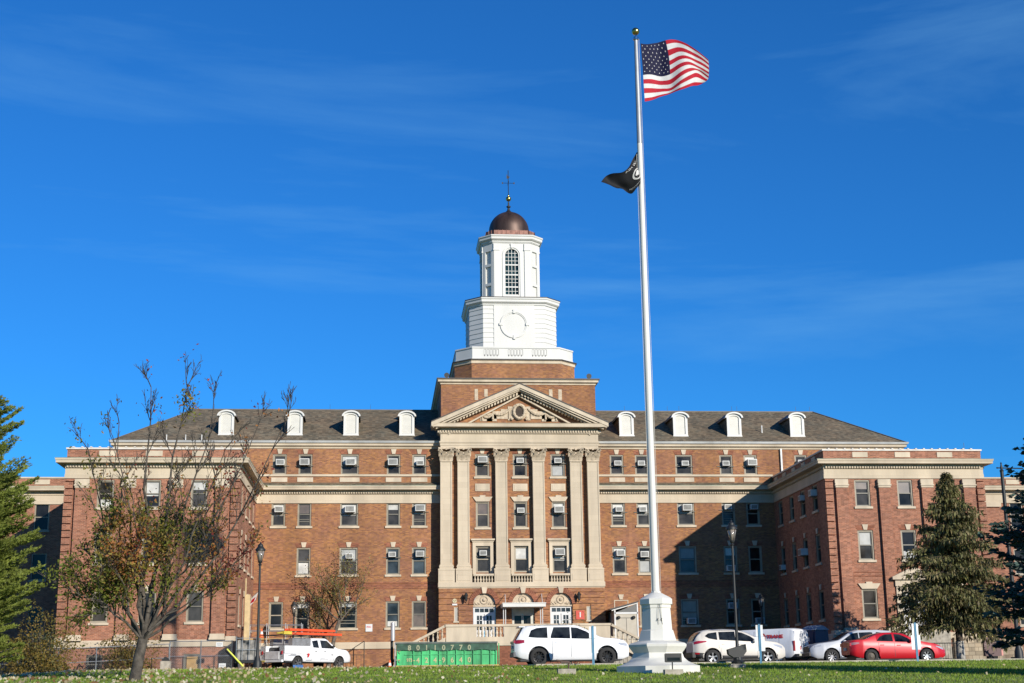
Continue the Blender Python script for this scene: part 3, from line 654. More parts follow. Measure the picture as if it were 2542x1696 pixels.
for a, b in ((-4.66, -4.38), (4.41, 4.70)):
    m = MB(); m.box(a, a+.05, YB+.02, YB+.1, 4.55, 5.5); m.box(b-.05, b, YB+.02, YB+.1, 4.55, 5.5); m.box(a+.05, b-.05, YB+.02, YB+.1, 5.45, 5.5); m.box(a-.05, b+.05, YB-.07, YB+.1, 4.46, 4.55)
    so_ = m.build('slit_window', stone_pl, BLD); m = MB(); m.box(a+.05, b-.05, YB+.06, YB+.08, 4.55, 5.45); m.build('pane', mat('slit_panel', (.45, .44, .40), .5), so_)
# canopy
C_ = MB(); C_.box(-1.49, 1.40, -3.05, YB, 5.39, 5.64); C_.box(-1.52, 1.43, -3.08, -2.98, 5.6, 5.66); cp = C_.build('entrance_canopy', white, BLD)
m = MB()
for x in (-1.3, 1.2): m.tube((x, -2.9, 5.62), (x+.12, YB, 6.35), .025, n=6); m.tube((x-.12, -2.6, 3.3), (x-.12, -2.6, 5.4), .03, n=6); m.tube((x+.02, -2.6, 3.3), (x+.02, -2.6, 5.4), .03, n=6)
m.build('stay', frame_w, cp)
# terrace and twin stairs
YT = -4.4
m = MB(); m.box(-5.35, 5.5, YT, YB, 2.95, 3.28)
for a, b in ((-5.35, -3.35), (-1.55, -.2), (.3, 1.5), (3.3, 5.5)): m.box(a, b, YT, YT+.28, 3.28, 4.05)
for a, b in ((-3.35, -1.55), (-.2, .3), (1.5, 3.3)):
    k = a+.14
    while k < b-.06: m.lathe(baluster_prof(.62, .1), (k, YT+.14, 3.38), 7); k += .24
    m.box(a, b, YT, YT+.28, 3.28, 3.38)
m.box(-5.45, 5.6, YT-.06, YT+.34, 4.05, 4.2); m.box(-5.4, 5.55, YT-.05, YT+.3, 2.82, 3.0); m.build('terrace_parapet', stone_pl, BLD)
m = MB(); m.box(-5.3, 5.45, YT+.03, YB, BASE, 2.9); m.build('terrace_wall', brickd, BLD)
for s in (-1, 1):
    x0 = -5.4 if s < 0 else 5.55; m = MB()
    def sx(q): return x0+s*q
    m.prism([(sx(0), 4.2), (sx(2.9), 2.75), (sx(2.9), 2.6), (sx(0), 4.03)], YT-.06, YT+.34)
    m.prism([(sx(0), 3.38), (sx(2.9), 1.95), (sx(2.9), 1.5), (sx(0), 2.85)], YT, YT+.28)
    for k in range(9):
        q = .2+k*.3; z = 3.38-q*.4931; m.lathe(baluster_prof(.62, .085), (sx(q), YT+.14, z), 7)
    m.box(*sorted((sx(2.8), sx(3.25))), YT-.08, YT+.36, 1.3, 2.95)
    m.build('stair_balustrade', stone_pl, BLD)
    m = MB()
    for k in range(11): q = k*.27; m.box(*sorted((sx(q), sx(q+.29))), YT+.3, YB-.3, BASE, 3.2-.16*k)
    m.build('steps', conc, BLD)
# ---- entablature
m = MB(); ep = [(-5.56, 0), (-5.56, -1.04), (5.56, -1.04), (5.56, 0)]
m.sweep(ep, [(0, 16.46), (.0, 16.62), (.03, 16.62), (.03, 16.76), (.08, 16.84), (.08, 16.92), (.0, 16.92), (.0, 17.42), (.1, 17.48), (.1, 17.5), (.0, 17.72), (0, 17.72)])
m.box(-5.55, 5.55, -1.03, -.55, 16.46, 17.9); m.build('entablature', stone, BLD)
m = MB(); x = -5.62
while x < 5.6: m.box(x, x+.11, -1.20, -1.03, 17.53, 17.67); x += .187
for s in (-1, 1):
    y = -1.15
    while y < 0: m.box(*sorted((s*5.55, s*5.76)), y, y+.11, 17.53, 17.69); y += .187
m.build('dentils', stone_pl, BLD)
m = MB(); m.sweep(ep, [(-.1, 17.83), (.62, 17.86), (.62, 18.08), (.66, 18.13), (-.1, 18.15)]); m.build('corona', stone, BLD)
# ---- pediment
m = MB(); m.prism([(-5.4, 18.14), (5.4, 18.14), (0, 20.55)], -.85, -.55); TY = m.build('pediment', brick, BLD)
def rake(m, off0, off1, y0, y1, xe=6.22, z0=18.14, apex=20.96):
    # band parallel to the slope between vertical offsets off0..off1 below the top line
    for s in (-1, 1):
        zt = lambda x: apex-(apex-z0-.07)*abs(x)/xe
        xx = [0, s*xe]
        poly = [(0, zt(0)-off1), (0, zt(0)-off0), (s*xe, zt(xe)-off0), (s*xe, zt(xe)-off1)]
        m.prism(poly, y0, y1)
m = MB(); rake(m, .04, .32, -1.70, -.6); rake(m, .32, .42, -1.62, -.6, xe=6.1); rake(m, .42, .50, -1.5, -.6, xe=5.9)
rake(m, .72, .84, -1.12, -.8, xe=5.0); m.build('raking_cornice', stone_pl, TY)
m = MB(); rake(m, -.03, .04, -1.74, -.6); m.build('raking_flashing', darkedge, TY)
m = MB(); sl = (20.96-18.21)/6.22
for s in (-1, 1):
    x = .12
    while x < 5.2:
        za = 20.96-sl*x
        m.prism([(s*x, za-.52), (s*(x+.13), za-.52-sl*.13), (s*(x+.13), za-.72-sl*.13), (s*x, za-.72)], -1.30, -.8); x += .22
m.build('raking_dentils', stone_pl, TY)
m = MB()   # carved panel with wreath, oculus and swags
for a, b, c, d in ((-2.75, -1.9, 18.38, 18.80), (-2.3, -1.6, 18.38, 18.95), (-1.9, -1.3, 18.55, 19.1), (-1.3, -.75, 18.55, 19.25), (-.8, -.5, 18.45, 19.45)):
    for s in (1, -1): m.box(*sorted((a*s, b*s)), -.90, -.86, c, d)
m.prism([(.52*math.cos(t*.3142)*1.1, 19.06+.60*math.sin(t*.3142)) for t in range(20)], -.95, -.86)
for k in range(24):
    a0, a1 = 2*math.pi*k/24, 2*math.pi*(k+1)/24; m.tube((.38*math.cos(a0), -1.0, 19.06+.48*math.sin(a0)), (.38*math.cos(a1), -1.0, 19.06+.48*math.sin(a1)), .10+.015*(k % 2), n=7)
for s in (1, -1):
    for (xa, xb, za, zb, sag) in ((.6, 1.85, 19.3, 18.95, .25), (1.85, 2.6, 18.95, 18.8, .22)):
        n = 14
        for k in range(n):
            P = []
            for t in (k/n, (k+1)/n): P.append((s*(xa+(xb-xa)*t), -.95, za+(zb-za)*t-sag*4*t*(1-t)))
            r = .045+.05*math.sin(math.pi*(k+.5)/n); m.tube(P[0], P[1], r*(1+.2*(k % 2)), n=6)
    m.tube((s*1.85, -.95, 18.95), (s*1.88, -.95, 18.5), .04, .08, n=6); m.tube((s*2.6, -.95, 18.8), (s*2.62, -.95, 18.45), .03, .06, n=6); m.tube((s*.6, -.95, 18.6), (s*.45, -.95, 18.5), .1, n=6)
m.build('carved_panel', stone_d, TY, 40)
m = MB(); m.prism([(.27*math.cos(t*.3142), 19.06+.35*math.sin(t*.3142)) for t in range(20)], -.96, -.952); m.build('oculus', blk, TY)
m = MB()
for k in range(8): z = 18.76+k*.085; hw = .27*math.sqrt(max(.05, 1-((z-19.06)/.35)**2)); m.box(-hw, hw, -.98, -.963, z, z+.025)
m.build('oculus_louvre', mat('louvre_brown', (.16, .10, .06), .6), TY)
# ---- brick tower block
m = MB(); m.box(-5.5, 5.5, YP, 11.2, 16.5, 21.2); TBk = m.build('tower_base', brick, BLD)
m = MB(); tp = [(-5.5, YP), (5.5, YP), (5.5, 11.2), (-5.5, 11.2)]
m.sweep(tp, [(0, 21.08), (.05, 21.08), (.05, 21.16), (.12, 21.2), (.22, 21.24), (.22, 21.36), (.28, 21.42), (0, 21.44)], closed=True); m.build('tower_cornice', stone_pl, TBk)
m = MB(); m.sweep(tp, [(-2, 21.5), (.31, 21.425), (.31, 21.50), (-2, 21.56)], closed=True); m.box(-4, 4, 2, 9, 21.45, 21.55); m.build('tower_flashing', darkedge, TBk)
for a, b, c in ((-3.12, -2.88, 19.95), (-2.44, -2.19, 20.2), (2.18, 2.43, 20.2), (2.85, 3.1, 19.95)): MB().box(a, b, YP-.02, YP+.01, c, 20.75).build('tower_vent', stone_d, TBk)
# ---- chamfered stages
YC = 5.2
def oct_path(s, h, c=(0, YC)):
    P = [(-h, -s), (h, -s), (s, -h), (s, h), (h, s), (-h, s), (-s, h), (-s, -h)]
    return [(c[0]+x, c[1]+y) for x, y in P]
m = MB(); m.sweep(oct_path(4.4, 3.23), [(0, 21.4), (0, 22.95), (-1, 22.95)], closed=True); TW = m.build('tower', brick, BLD)
m = MB(); m.sweep(oct_path(4.4, 3.23), [(.0, 22.92), (.06, 22.95), (.06, 23.12), (.14, 23.17), (0, 23.22)], closed=True); m.sweep(oct_path(4.4, 3.23), [(.5, 21.56), (.5, 21.60), (.1, 21.85), (0, 21.87)], closed=True); m.build('stone_band', stone_pl, TW)
m = MB(); m.sweep(oct_path(4.4, 3.23), [(0, 23.2), (.18, 23.18), (.18, 23.25), (-.3, 23.3)], closed=True); m.build('dark_ledge', darkedge, TW)
m = MB(); m.sweep(oct_path(4.3, 3.17), [(0, 23.28), (.03, 23.28), (.03, 23.4), (0, 23.42), (0, 24.1), (.05, 24.1), (.05, 24.2), (-.25, 24.22), (-.25, 23.4)], closed=True); m.build('white_parapet', white, TW)
yf = YC-4.3-.003
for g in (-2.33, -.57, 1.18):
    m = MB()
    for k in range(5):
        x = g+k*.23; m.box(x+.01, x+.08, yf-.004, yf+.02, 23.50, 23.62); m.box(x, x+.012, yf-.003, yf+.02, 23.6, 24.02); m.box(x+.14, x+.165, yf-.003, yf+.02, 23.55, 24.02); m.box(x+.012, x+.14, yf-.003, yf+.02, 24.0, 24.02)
    m.build('parapet_shade_lines', mat('shadow_grey', (.11, .105, .10), .8), TW)  # dark strips on the solid parapet face, shade put into the colour
P2 = oct_path(3.22, 2.28)
m = MB(); m.sweep(P2, [(0, 23.3), (0, 24.5), (.03, 24.5), (.03, 27.7), (0, 27.7)][:2]+[(0, 27.75)], closed=True)
z = 24.45
while z < 27.5:     # clapboards on the chamfers and corners; the centre panel covers the front
    m.sweep(P2, [(.0, z+.355), (.035, z), (.0, z-.004)], closed=True); z += .36
m.build('clapboard_stage', white, TW)
m = MB(); ys = YC-3.22
m.box(-1.5, 1.5, ys-.06, ys+.02, 24.2, 27.72)
m.build('clock_panel', white, TW)
m = MB(); zc = 26.15
for k in range(40):
    a0, a1 = 2*math.pi*k/40, 2*math.pi*(k+1)/40
    f_ = lambda r, a: (r*math.cos(a), zc+r*math.sin(a))
    m.prism([f_(.92, a0), f_(1.03, a0), f_(1.03, a1), f_(.92, a1)], ys-.13, ys-.06); m.prism([f_(.84, a0), f_(.92, a0), f_(.92, a1), f_(.84, a1)], ys-.10, ys-.06)
for a in range(4):
    c, s_ = math.cos(a*math.pi/2), math.sin(a*math.pi/2); x, zz = .98*c, zc+.98*s_; m.box(x-.08-.05*abs(c), x+.08+.05*abs(c), ys-.17, ys-.05, zz-.09-.06*abs(s_), zz+.09+.06*abs(s_))
m.build('clock_ring', white, TW)
CP = lambda z: [(0, z-.12), (.05, z-.1), (.07, z), (.16, z+.05), (.24, z+.12), (.24, z+.27), (.30, z+.34), (.30, z+.42), (-.9, z+.5)]
m = MB(); m.sweep(oct_path(3.25, 2.3), CP(27.72), closed=True); m.build('stage_cornice', white, TW)
m = MB(); m.sweep(oct_path(3.25, 2.3), [(-.9, 28.23), (.32, 28.145), (.32, 28.2), (-.9, 28.3)], closed=True); m.build('stage_flashing', darkedge, TW)
# lantern
s3, h3 = 2.1, 1.42; P3 = oct_path(s3, h3); yl = YC-s3
m = MB()
ops = [(-.5, .5, 28.72, 32.33)]
def face(P, Q):     # transform for a wall face between two plan points
    P, Q = Vector(P), Vector(Q); d = (Q-P).normalized(); nn = Vector((-d.y, d.x)); c = (P+Q)/2
    return (lambda u, dd, z: (c.x+d.x*u+nn.x*dd, c.y+d.y*u+nn.y*dd, z)), (Q-P).length
for k in range(8):
    Tf, ln = face(P3[k], P3[(k+1) % 8])
    if k % 2 == 0: o_ = [(-.5, .5, 28.72, 32.33)]
    else: o_ = [(-.27, .27, 28.6, 29.5), (-.27, .27, 29.7, 31.0), (-.27, .27, 31.2, 32.2)]
    panel(Tf, -ln/2, ln/2, 28.2, 33.0, o_, .18, m)
    m.T = Tf
    if k % 2 == 0:
        for s in (-1, 1):      # pilasters
            m.box(s*1.16-.2, s*1.16+.2, -.07, .01, 28.45, 32.2); m.box(s*1.16-.24, s*1.16+.24, -.11, .01, 32.2, 32.32); m.box(s*1.16-.24, s*1.16+.24, -.1, .01, 28.28, 28.45); m.box(s*1.16-.22, s*1.16+.22, -.09, .01, 32.32, 32.75)
            ar = [(s*.5*math.cos(math.pi/2*q/8), 31.83+.5*math.sin(math.pi/2*q/8)) for q in range(9)]
            m.prism([(s*.5, 32.33)]+ar, -.002, .18)
            m.box(s*.66-.05, s*.66+.05, -.05, .0, 28.5, 31.83)
        for q in range(12):
            a0, a1 = math.pi*q/12, math.pi*(q+1)/12; g_ = lambda r, a: (r*math.cos(a), 31.83+r*math.sin(a)); m.prism([g_(.61, a0), g_(.71, a0), g_(.71, a1), g_(.61, a1)], -.05, 0)
        m.prism([(-.06, 32.4), (.06, 32.4), (.1, 32.75), (-.1, 32.75)], -.1, 0)
    else:
        for a, b in ((28.6, 29.5), (29.7, 31.0), (31.2, 32.2)): m.box(-.27, .27, .12, .15, a, b)
m.T = None; m.build('lantern', white, TW)
m = MB(); m.sweep(P3, [(0, 32.78), (.06, 32.8), (.06, 32.86), (0, 32.9)], closed=True); m.build('lantern_band', white, TW)
for k in (0, 2, 4, 6):
    gm = MB(); mm = MB()
    Tf, ln = face(P3[k], P3[(k+1) % 8]); gm.T = Tf; mm.T = Tf
    gm.quad((-.5, .15, 28.7), (.5, .15, 28.7), (.5, .15, 32.4), (-.5, .15, 32.4))
    for x in (-.25, 0, .25): mm.box(x-.018, x+.018, .08, .12, 28.72, 32.33)
    for z in (29.04, 29.35, 29.72, 30.0, 30.62, 31.42, 31.72, 32.02): mm.box(-.5, .5, .085, .115, z-.018, z+.018)
    for z in (28.74, 29.40-.03, 30.32, 31.1): mm.box(-.5, .5, .06, .12, z-.05, z+.05)
    gm.build('lantern_glass', glass_mat('glass_teal', (.02, .05, .055), .05), TW); mm.build('muntins', white, TW)
m = MB(); m.sweep(oct_path(2.15, 1.45), CP(32.95), closed=True); m.build('lantern_cornice', white, TW)
m = MB(); m.sweep(oct_path(2.2, 1.45), [(.26, 33.38), (-.3, 33.52), (-.35, 33.52), (-.35, 33.9), (-1.0, 33.95)], closed=True)
z = 33.5
for k in range(8):
    P, Q = oct_path(1.86, 1.32)[k], oct_path(1.86, 1.32)[(k+1) % 8]; n = 8 if k % 2 == 0 else 3
    for q in range(n+1): x = P[0]+(Q[0]-P[0])*q/n; y = P[1]+(Q[1]-P[1])*q/n; m.tube((x, y, 33.48), (x, y, 33.93), .02, n=4)
m.build('copper_base', mat('copper_bright', (.30, .145, .105), .5, .4, var=.3, sc=3), TW)
m = MB(); prof = [(1.62, 33.9), (1.62, 34.1), (1.55, 34.12), (1.55, 34.3)]+[(1.55*math.cos(a), 34.35+1.58*math.sin(a)) for a in [math.pi/2*k/14 for k in range(1, 14)]]+[(.2, 35.94), (.22, 36.0), (.1, 36.05)]
m.lathe(prof, (0, YC, 0), 40); DM = m.build('dome', copper, TW, 50)
m = MB()
m.lathe([(.24, 35.95), (.12, 36.1), (.08, 36.3), (.17, 36.38), (.17, 36.44), (.06, 36.5), (.06, 36.75)], (0, YC, 0), 12); m.tube((0, YC, 36.7), (0, YC, 39.4), .028, n=6)
FN = m.build('finial', iron, BLD)
m = MB(); m.sphere((0, YC, 37.05), .21, 16, 10); m.lathe([(.1, 37.2), (.06, 37.35), (.02, 37.45)], (0, YC, 0), 8); m.build('gold_ball', gold, FN, True)
m = MB(); m.tube((-.45, YC, 38.35), (.45, YC, 38.35), .02, n=5); m.tube((0, YC-.45, 38.35), (0, YC+.45, 38.35), .02, n=5)
for x in (-.45, .45): m.box(x-.05, x+.05, YC-.01, YC+.01, 38.28, 38.42)
m.prism([(-.12, 38.7), (.1, 38.78), (.1, 38.95), (0, 38.85), (-.12, 39.1)], YC-.01, YC+.01); m.build('weather_vane', iron, FN)
# ------------------------------------------------------------------ ground
ZK = [(-400, -1.7), (-100, -1.6), (-38, .965), (-36.6, .95), (-30, 1.0), (-12, 1.27), (0, 1.5), (60, 1.6), (3000, 1.6)]
def gz(x, y):
    z = float(np.interp(y, [k[0] for k in ZK], [k[1] for k in ZK]))
    if y < 5 and x < -22: z -= .30*min(1, (-22-x)/6)*max(0, min(1, (y+60)/20))
    return z
def sheet(name, xs, ys, mt, off=0., kind='structure', label=None, cat='ground', yfun=None):
    m = MB(); V = []; n, k = len(xs), len(ys)
    for j, y in enumerate(ys):
        for x in xs:
            yy = yfun(x, j/(k-1)) if yfun else y
            V.append((x, yy, gz(x, yy)+off))
    m.add(V, [(j*n+i, j*n+i+1, (j+1)*n+i+1, (j+1)*n+i) for j in range(k-1) for i in range(n-1)])
    o = m.build(name, mt, None, True); tag(o, label, cat, kind=kind); return o
gm_ = mat('grass_soil', (.19, .26, .05), .95, var=.3, sc=1.2, bump=.4)
xs = [-3000, -600, -150, -60]+[x for x in np.arange(-50, 50.1, 2)]+[60, 150, 600, 3000]
ys = [-400, -150, -100]+[y for y in np.arange(-98, 2.1, 2)]+[-36.6, 10, 60, 300, 3000]; ys = sorted(set(float(y) for y in ys))
sheet('lawn', xs, ys, gm_, 0, label='sloping green lawn in front of the building scattered with fallen leaves', cat='lawn')
def road_front(x): return float(np.interp(x, [-60, -16, -8, -3, 60], [-9, -11.5, -17, -37.2, -37.2]))
asph = mat('asphalt', (.062, .06, .058), .9, var=.25, sc=2.5, bump=.3)
xr = [float(x) for x in np.arange(-40, 60.1, 1)]
sheet('parking_road', xr, range(16), asph, .02, label='grey asphalt drive and parking strip in front of the building', cat='road', yfun=lambda x, t: road_front(x)*(1-t)+(-1.3)*t)
m = MB(); P = [(x, road_front(x)-.12) for x in xr]
for (x0, y0), (x1, y1) in zip(P[:-1], P[1:]):
    a, b = gz(x0, y0), gz(x1, y1)
    m.add([(x0, y0, a-.1), (x1, y1, b-.1), (x1, y1+.15, b-.1), (x0, y0+.15, a-.1), (x0, y0, a+.1), (x1, y1, b+.1), (x1, y1+.15, b+.1), (x0, y0+.15, a+.1)], [(0, 1, 5, 4), (4, 5, 6, 7), (3, 7, 6, 2)])
tag(m.build('kerb', mat('kerb_concrete', (.48, .44, .36), .9, var=.2)), 'pale concrete kerb along the edge of the lawn', 'kerb', kind='structure')
# soil strip with leaves in front of the left wing
sheet('path', [float(x) for x in np.arange(-30, -17, 1)], range(5), mat('bare_soil', (.16, .11, .06), .95, var=.3, sc=3), .02, label='bare leafy soil strip at the foot of the left wing', cat='path', yfun=lambda x, t: -16+t*3.9)
# grass blades and fallen leaves
def tri_mesh(name, V, nper, mats, mi=None):
    n = len(V)//nper; me = bpy.data.meshes.new(name); me.vertices.add(len(V)); me.vertices.foreach_set('co', np.asarray(V, np.float32).ravel())
    me.loops.add(n*nper); me.loops.foreach_set('vertex_index', np.arange(n*nper, dtype=np.int32)); me.polygons.add(n)
    me.polygons.foreach_set('loop_start', np.arange(0, n*nper, nper, dtype=np.int32)); me.polygons.foreach_set('loop_total', np.full(n, nper, np.int32))
    for q in mats: me.materials.append(q)
    if mi is not None: me.polygons.foreach_set('material_index', np.asarray(mi, np.int32))
    me.update(calc_edges=True); me.validate(); return me
def leafmat(name, col, tr=.35, var=.35, sc=1.2, rough=.6):
    if name in MATS: return MATS[name]
    m = mat(name, col, rough, var=var, sc=sc, spec=.3); t = m.node_tree; b = t.nodes['Principled BSDF']; o = [n for n in t.nodes if n.type == 'OUTPUT_MATERIAL'][0]
    tl = t.nodes.new('ShaderNodeBsdfTranslucent'); mx_ = t.nodes.new('ShaderNodeMixShader'); mx_.inputs[0].default_value = tr
    src = b.inputs['Base Color'].links
    if src: t.links.new(src[0].from_socket, tl.inputs[0])
    else: tl.inputs[0].default_value = tuple(col)+(1,)
    t.links.new(b.outputs[0], mx_.inputs[1]); t.links.new(tl.outputs[0], mx_.inputs[2]); t.links.new(mx_.outputs[0], o.inputs[0]); return m
GZ = np.vectorize(gz)
n = 135000
gx = RNG.uniform(-30, 32, n); gy = -64+RNG.random(n)**.8*27.2
keep = gy < np.vectorize(road_front)(gx)-.2; gx, gy = gx[keep], gy[keep]
ex = RNG.uniform(-28, -3, 26000); ey = RNG.uniform(-37.5, -9, 26000); k2 = ey < np.vectorize(road_front)(ex)-.3; gx = np.r_[gx, ex[k2]]; gy = np.r_[gy, ey[k2]]
n = len(gx); z = GZ(gx, gy); h = RNG.uniform(.03, .08, n)*(1+.9*(RNG.random(n) > .985)); an = RNG.uniform(0, math.pi, n); w2 = RNG.uniform(.012, .03, n); lx = RNG.normal(0, .03, n); ly = RNG.normal(0, .03, n)
V = np.stack([np.stack([gx-np.cos(an)*w2, gy-np.sin(an)*w2, z-.01], 1), np.stack([gx+np.cos(an)*w2, gy+np.sin(an)*w2, z-.01], 1), np.stack([gx+lx, gy+ly, z+h], 1)], 1).reshape(-1, 3)
me = tri_mesh('grass_blades', V, 3, [leafmat('grass_a', (.29, .44, .05), .45, .35, .5), leafmat('grass_b', (.36, .41, .08), .45, .35, .6)], (RNG.random(n) > .7).astype(int))
tag(link('grass_blades', me), 'short green grass blades covering the lawn', 'grass', kind='stuff')
def leaves(n, X, Y, dens=None):
    x = RNG.uniform(X[0], X[1], n); y = RNG.uniform(Y[0], Y[1], n)
    if dens: k = RNG.random(n) < dens(x, y); x, y = x[k], y[k]
    return x, y
lx_, ly_ = [], []
for n, X, Y, dn in ((9000, (-30, 0), (-58, -12), lambda x, y: np.clip(-.08+(-x)/22, 0, 1)**1.5*np.where(np.sin(x*.9+np.sin(y*.7)*2)*np.cos(y*.6+x*.2) > -.35, 1, .35)), (450, (-8, 30), (-57, -37.2), lambda x, y: np.clip(.55-x/60, .1, 1)), (4000, (-30, -17), (-24, -12.2), None), (1500, (-17, -1), (-38, -12), None), (900, (-9, 1.5), (-9, -6), None)):
    a, b = leaves(n, X, Y, dn); lx_.append(a); ly_.append(b)
x = np.concatenate(lx_); y = np.concatenate(ly_); n = len(x); z = GZ(x, y)+RNG.uniform(.03, .09, n); sz = RNG.uniform(.03, .085, n)*np.where((x > -8) & (y < -37), .75, 1)
a = RNG.uniform(0, 6.28, n); ca, sa = np.cos(a)*sz, np.sin(a)*sz; t1, t2 = RNG.uniform(-.6, .9, n)*sz, RNG.uniform(-.6, .9, n)*sz
kx = .9; t1 = t1*.6+sa*kx; t2 = t2*.6+ca*.7*kx
V = np.stack([np.stack([x-ca, y-sa, z-t1], 1), np.stack([x+sa*.7, y-ca*.7, z-t2], 1), np.stack([x+ca, y+sa, z+t1], 1), np.stack([x-sa*.7, y+ca*.7, z+t2], 1)], 1).reshape(-1, 3)
LM = [leafmat('leaf_tan', (.52, .42, .24), .2), leafmat('leaf_brown', (.25, .13, .05), .2), leafmat('leaf_pale', (.66, .60, .42), .2)]
tag(link('fallen_leaves', tri_mesh('fallen_leaves', V, 4, LM, RNG.choice(3, n, p=[.55, .17, .28]))), 'dry fallen leaves scattered over the lawn and under the trees', 'leaves', kind='stuff')
# ------------------------------------------------------------------ trees
def branch_tree(base, h, seed, levels=5, r0=.2, spread=.55, first=.25, lean=(0, 0), nmain=6, up=.6, lenf=.62):
    """returns wood MB and list of twig segments"""
    rg = random.Random(seed); m = MB(); tips = []
    def grow(p, d, ln, r, lv):
        n = 4 if lv < 2 else 3; q = Vector(p); dd = Vector(d)
        for k in range(n):
            nd = (dd+Vector((rg.gauss(0, .11), rg.gauss(0, .11), rg.gauss(0, .05)+.05*up))).normalized(); e = q+nd*(ln/n); ra = max(.009, r*(1-.45*k/n)); rb = max(.008, r*(1-.45*(k+1)/n))
            m.tube(q, e, ra, rb, 7 if lv == 0 else 5 if lv < 3 else 3, cap=False)
            if lv >= levels-2: tips.append((q.copy(), e.copy(), lv))
            if lv < levels and k >= 1 or (lv > 0 and lv < levels):
                for _ in range(1 if lv < 2 else rg.choice((1, 2))):
                    ax = Vector((rg.gauss(0, 1), rg.gauss(0, 1), rg.gauss(0, .3))).normalized(); sd_ = (nd+ax*spread*rg.uniform(.7, 1.4)+Vector((0, 0, up*.3))).normalized()
                    grow(e, sd_, ln*lenf*rg.uniform(.75, 1.15), rb*.62, lv+1)
            q, dd = e, nd
    return m, tips, grow, rg
def leaf_cloud(pts, per, spread, size, sd_=1):
    r = np.random.default_rng(sd_); P = np.repeat(np.asarray(pts), per, 0); n = len(P); c = P+r.normal(0, spread, (n, 3))
    u = r.normal(0, 1, (n, 3)); u /= np.linalg.norm(u, axis=1)[:, None]; v = r.normal(0, 1, (n, 3)); v -= (v*u).sum(1)[:, None]*u; v /= np.linalg.norm(v, axis=1)[:, None]
    s = r.uniform(.6, 1.2, n)[:, None]*size
    return np.stack([c-u*s, c-v*s*.55, c+u*s, c+v*s*.55], 1).reshape(-1, 3), c
barkd2 = mat('bark_maple', (.10, .085, .068), .95, var=.4, sc=5, bump=.8); bark = mat('bark', (.17, .14, .11), .95, var=.35, sc=5, bump=.8); barkd = mat('bark_dark', (.085, .065, .05), .95, var=.3, sc=4, bump=.6); twig = mat('twigs', (.15, .115, .095), .9, var=.2)
# maple on the left of the lawn
MX, MY = -17.75, -50.5; mz = gz(MX, MY)
tr = thing('maple_tree', 'tall half bare maple with green, orange and red leaves on the left of the lawn', 'tree', (0, 0, 0))
m, tips, grow, rg = branch_tree(None, 11, 5, levels=5, spread=.5, up=.55, lenf=.58)
m.tube((MX, MY, mz-.1), (MX+.1, MY, mz+.6), .205, .17, 10, False); m.tube((MX+.1, MY, mz+.6), (MX+.22, MY, mz+1.35), .17, .165, 10, False)
cr = Vector((MX+.22, MY, mz+1.3))
def limb(q, r0, bow=.4, t0=.3, ns=8, start=None, ln=1.05):
    p = Vector(start or cr); q = Vector(q); n = ns; P = [p+(q-p)*(k/n)+Vector((0, 0, -bow*math.sin(math.pi*k/n)))+(Vector((rg.gauss(0, .07), rg.gauss(0, .07), rg.gauss(0, .05))) if 0 < k < n else Vector()) for k in range(n+1)]
    for k in range(n):
        ra, rb = r0*.72*(1-.85*k/n), r0*.72*(1-.85*(k+1)/n); m.tube(P[k], P[k+1], max(ra, .016), max(rb, .014), 7, False); d = (P[k+1]-P[k]).normalized()
        if k/n >= t0:
            for _ in range(rg.choice((1, 1, 2))):
                o = Vector((rg.gauss(0, 1), rg.gauss(0, 1), rg.gauss(0, .4))).normalized(); grow(P[k+1], (d+o*.75+Vector((0, 0, .35))).normalized(), ln*(1.1-.5*k/n)*rg.uniform(.7, 1.2), .02, 3)
by_ = MY
for q, r0, bow in (((-19.75, by_+.5, 8.2), .085, .5), ((-18.6, by_-.4, 9.0), .09, .3), ((-17.7, by_+.3, 10.4), .12, .3), ((-16.4, by_-.2, 10.3), .12, .4), ((-15.6, by_+.8, 9.7), .10, .5), ((-14.0, by_+.3, 9.0), .10, .6), ((-12.9, by_-.5, 9.3), .085, .9), ((-14.9, by_-1.2, 8.0), .08, .5),
    ((-19.9, by_-.3, 3.4), .07, -.3), ((-19.5, by_+.6, 4.6), .07, -.2), ((-18.9, by_-.8, 5.6), .07, .1), ((-17.9, by_-1.0, 6.3), .08, .1), ((-17.2, by_+1.0, 6.6), .08, .1), ((-15.6, by_-.3, 5.2), .08, -.1), ((-14.3, by_+.2, 4.7), .07, .1), ((-15.2, by_-.6, 3.2), .06, -.3), ((-19.2, by_+.2, 2.7), .05, -.4)): limb(q, r0, bow, t0=.22)
tk = m.build('trunk', barkd2, tr, True)
pts = []; rr_ = random.Random(3)
for a, b, lv in tips:
    c = a.lerp(b, .6); zz = c.z-mz; dx = c.x-MX
    ds = .12 if zz < 1.9 else .3 if dx < -1.5 and zz < 4.2 else .15 if dx < -1.3 else .5 if .9 < zz < 5.8 and dx < .9 else .28 if zz < 5.4 and dx < 1.6 else .15 if zz < 5.6 else .09 if zz < 7.2 else .02
    if (dx-.9)**2+(zz-9.1)**2 < .45: ds = .4
    if rr_.random() < ds: pts.append(tuple(c))
pts = np.asarray(pts); V, c = leaf_cloud(pts, 5, .17, .066, 4)
n = len(c); sm_ = np.sin(c[:, 0]*1.7+1)+np.sin(c[:, 2]*1.9+c[:, 1])+RNG.normal(0, .8, n)+(c[:, 2]-mz-4.0)*.35+(c[:, 0]-MX)*.4
mi = np.where(sm_ < .1, 0, np.where(sm_ < 1.5, 1, np.where(sm_ < 2.7, 2, 3)))
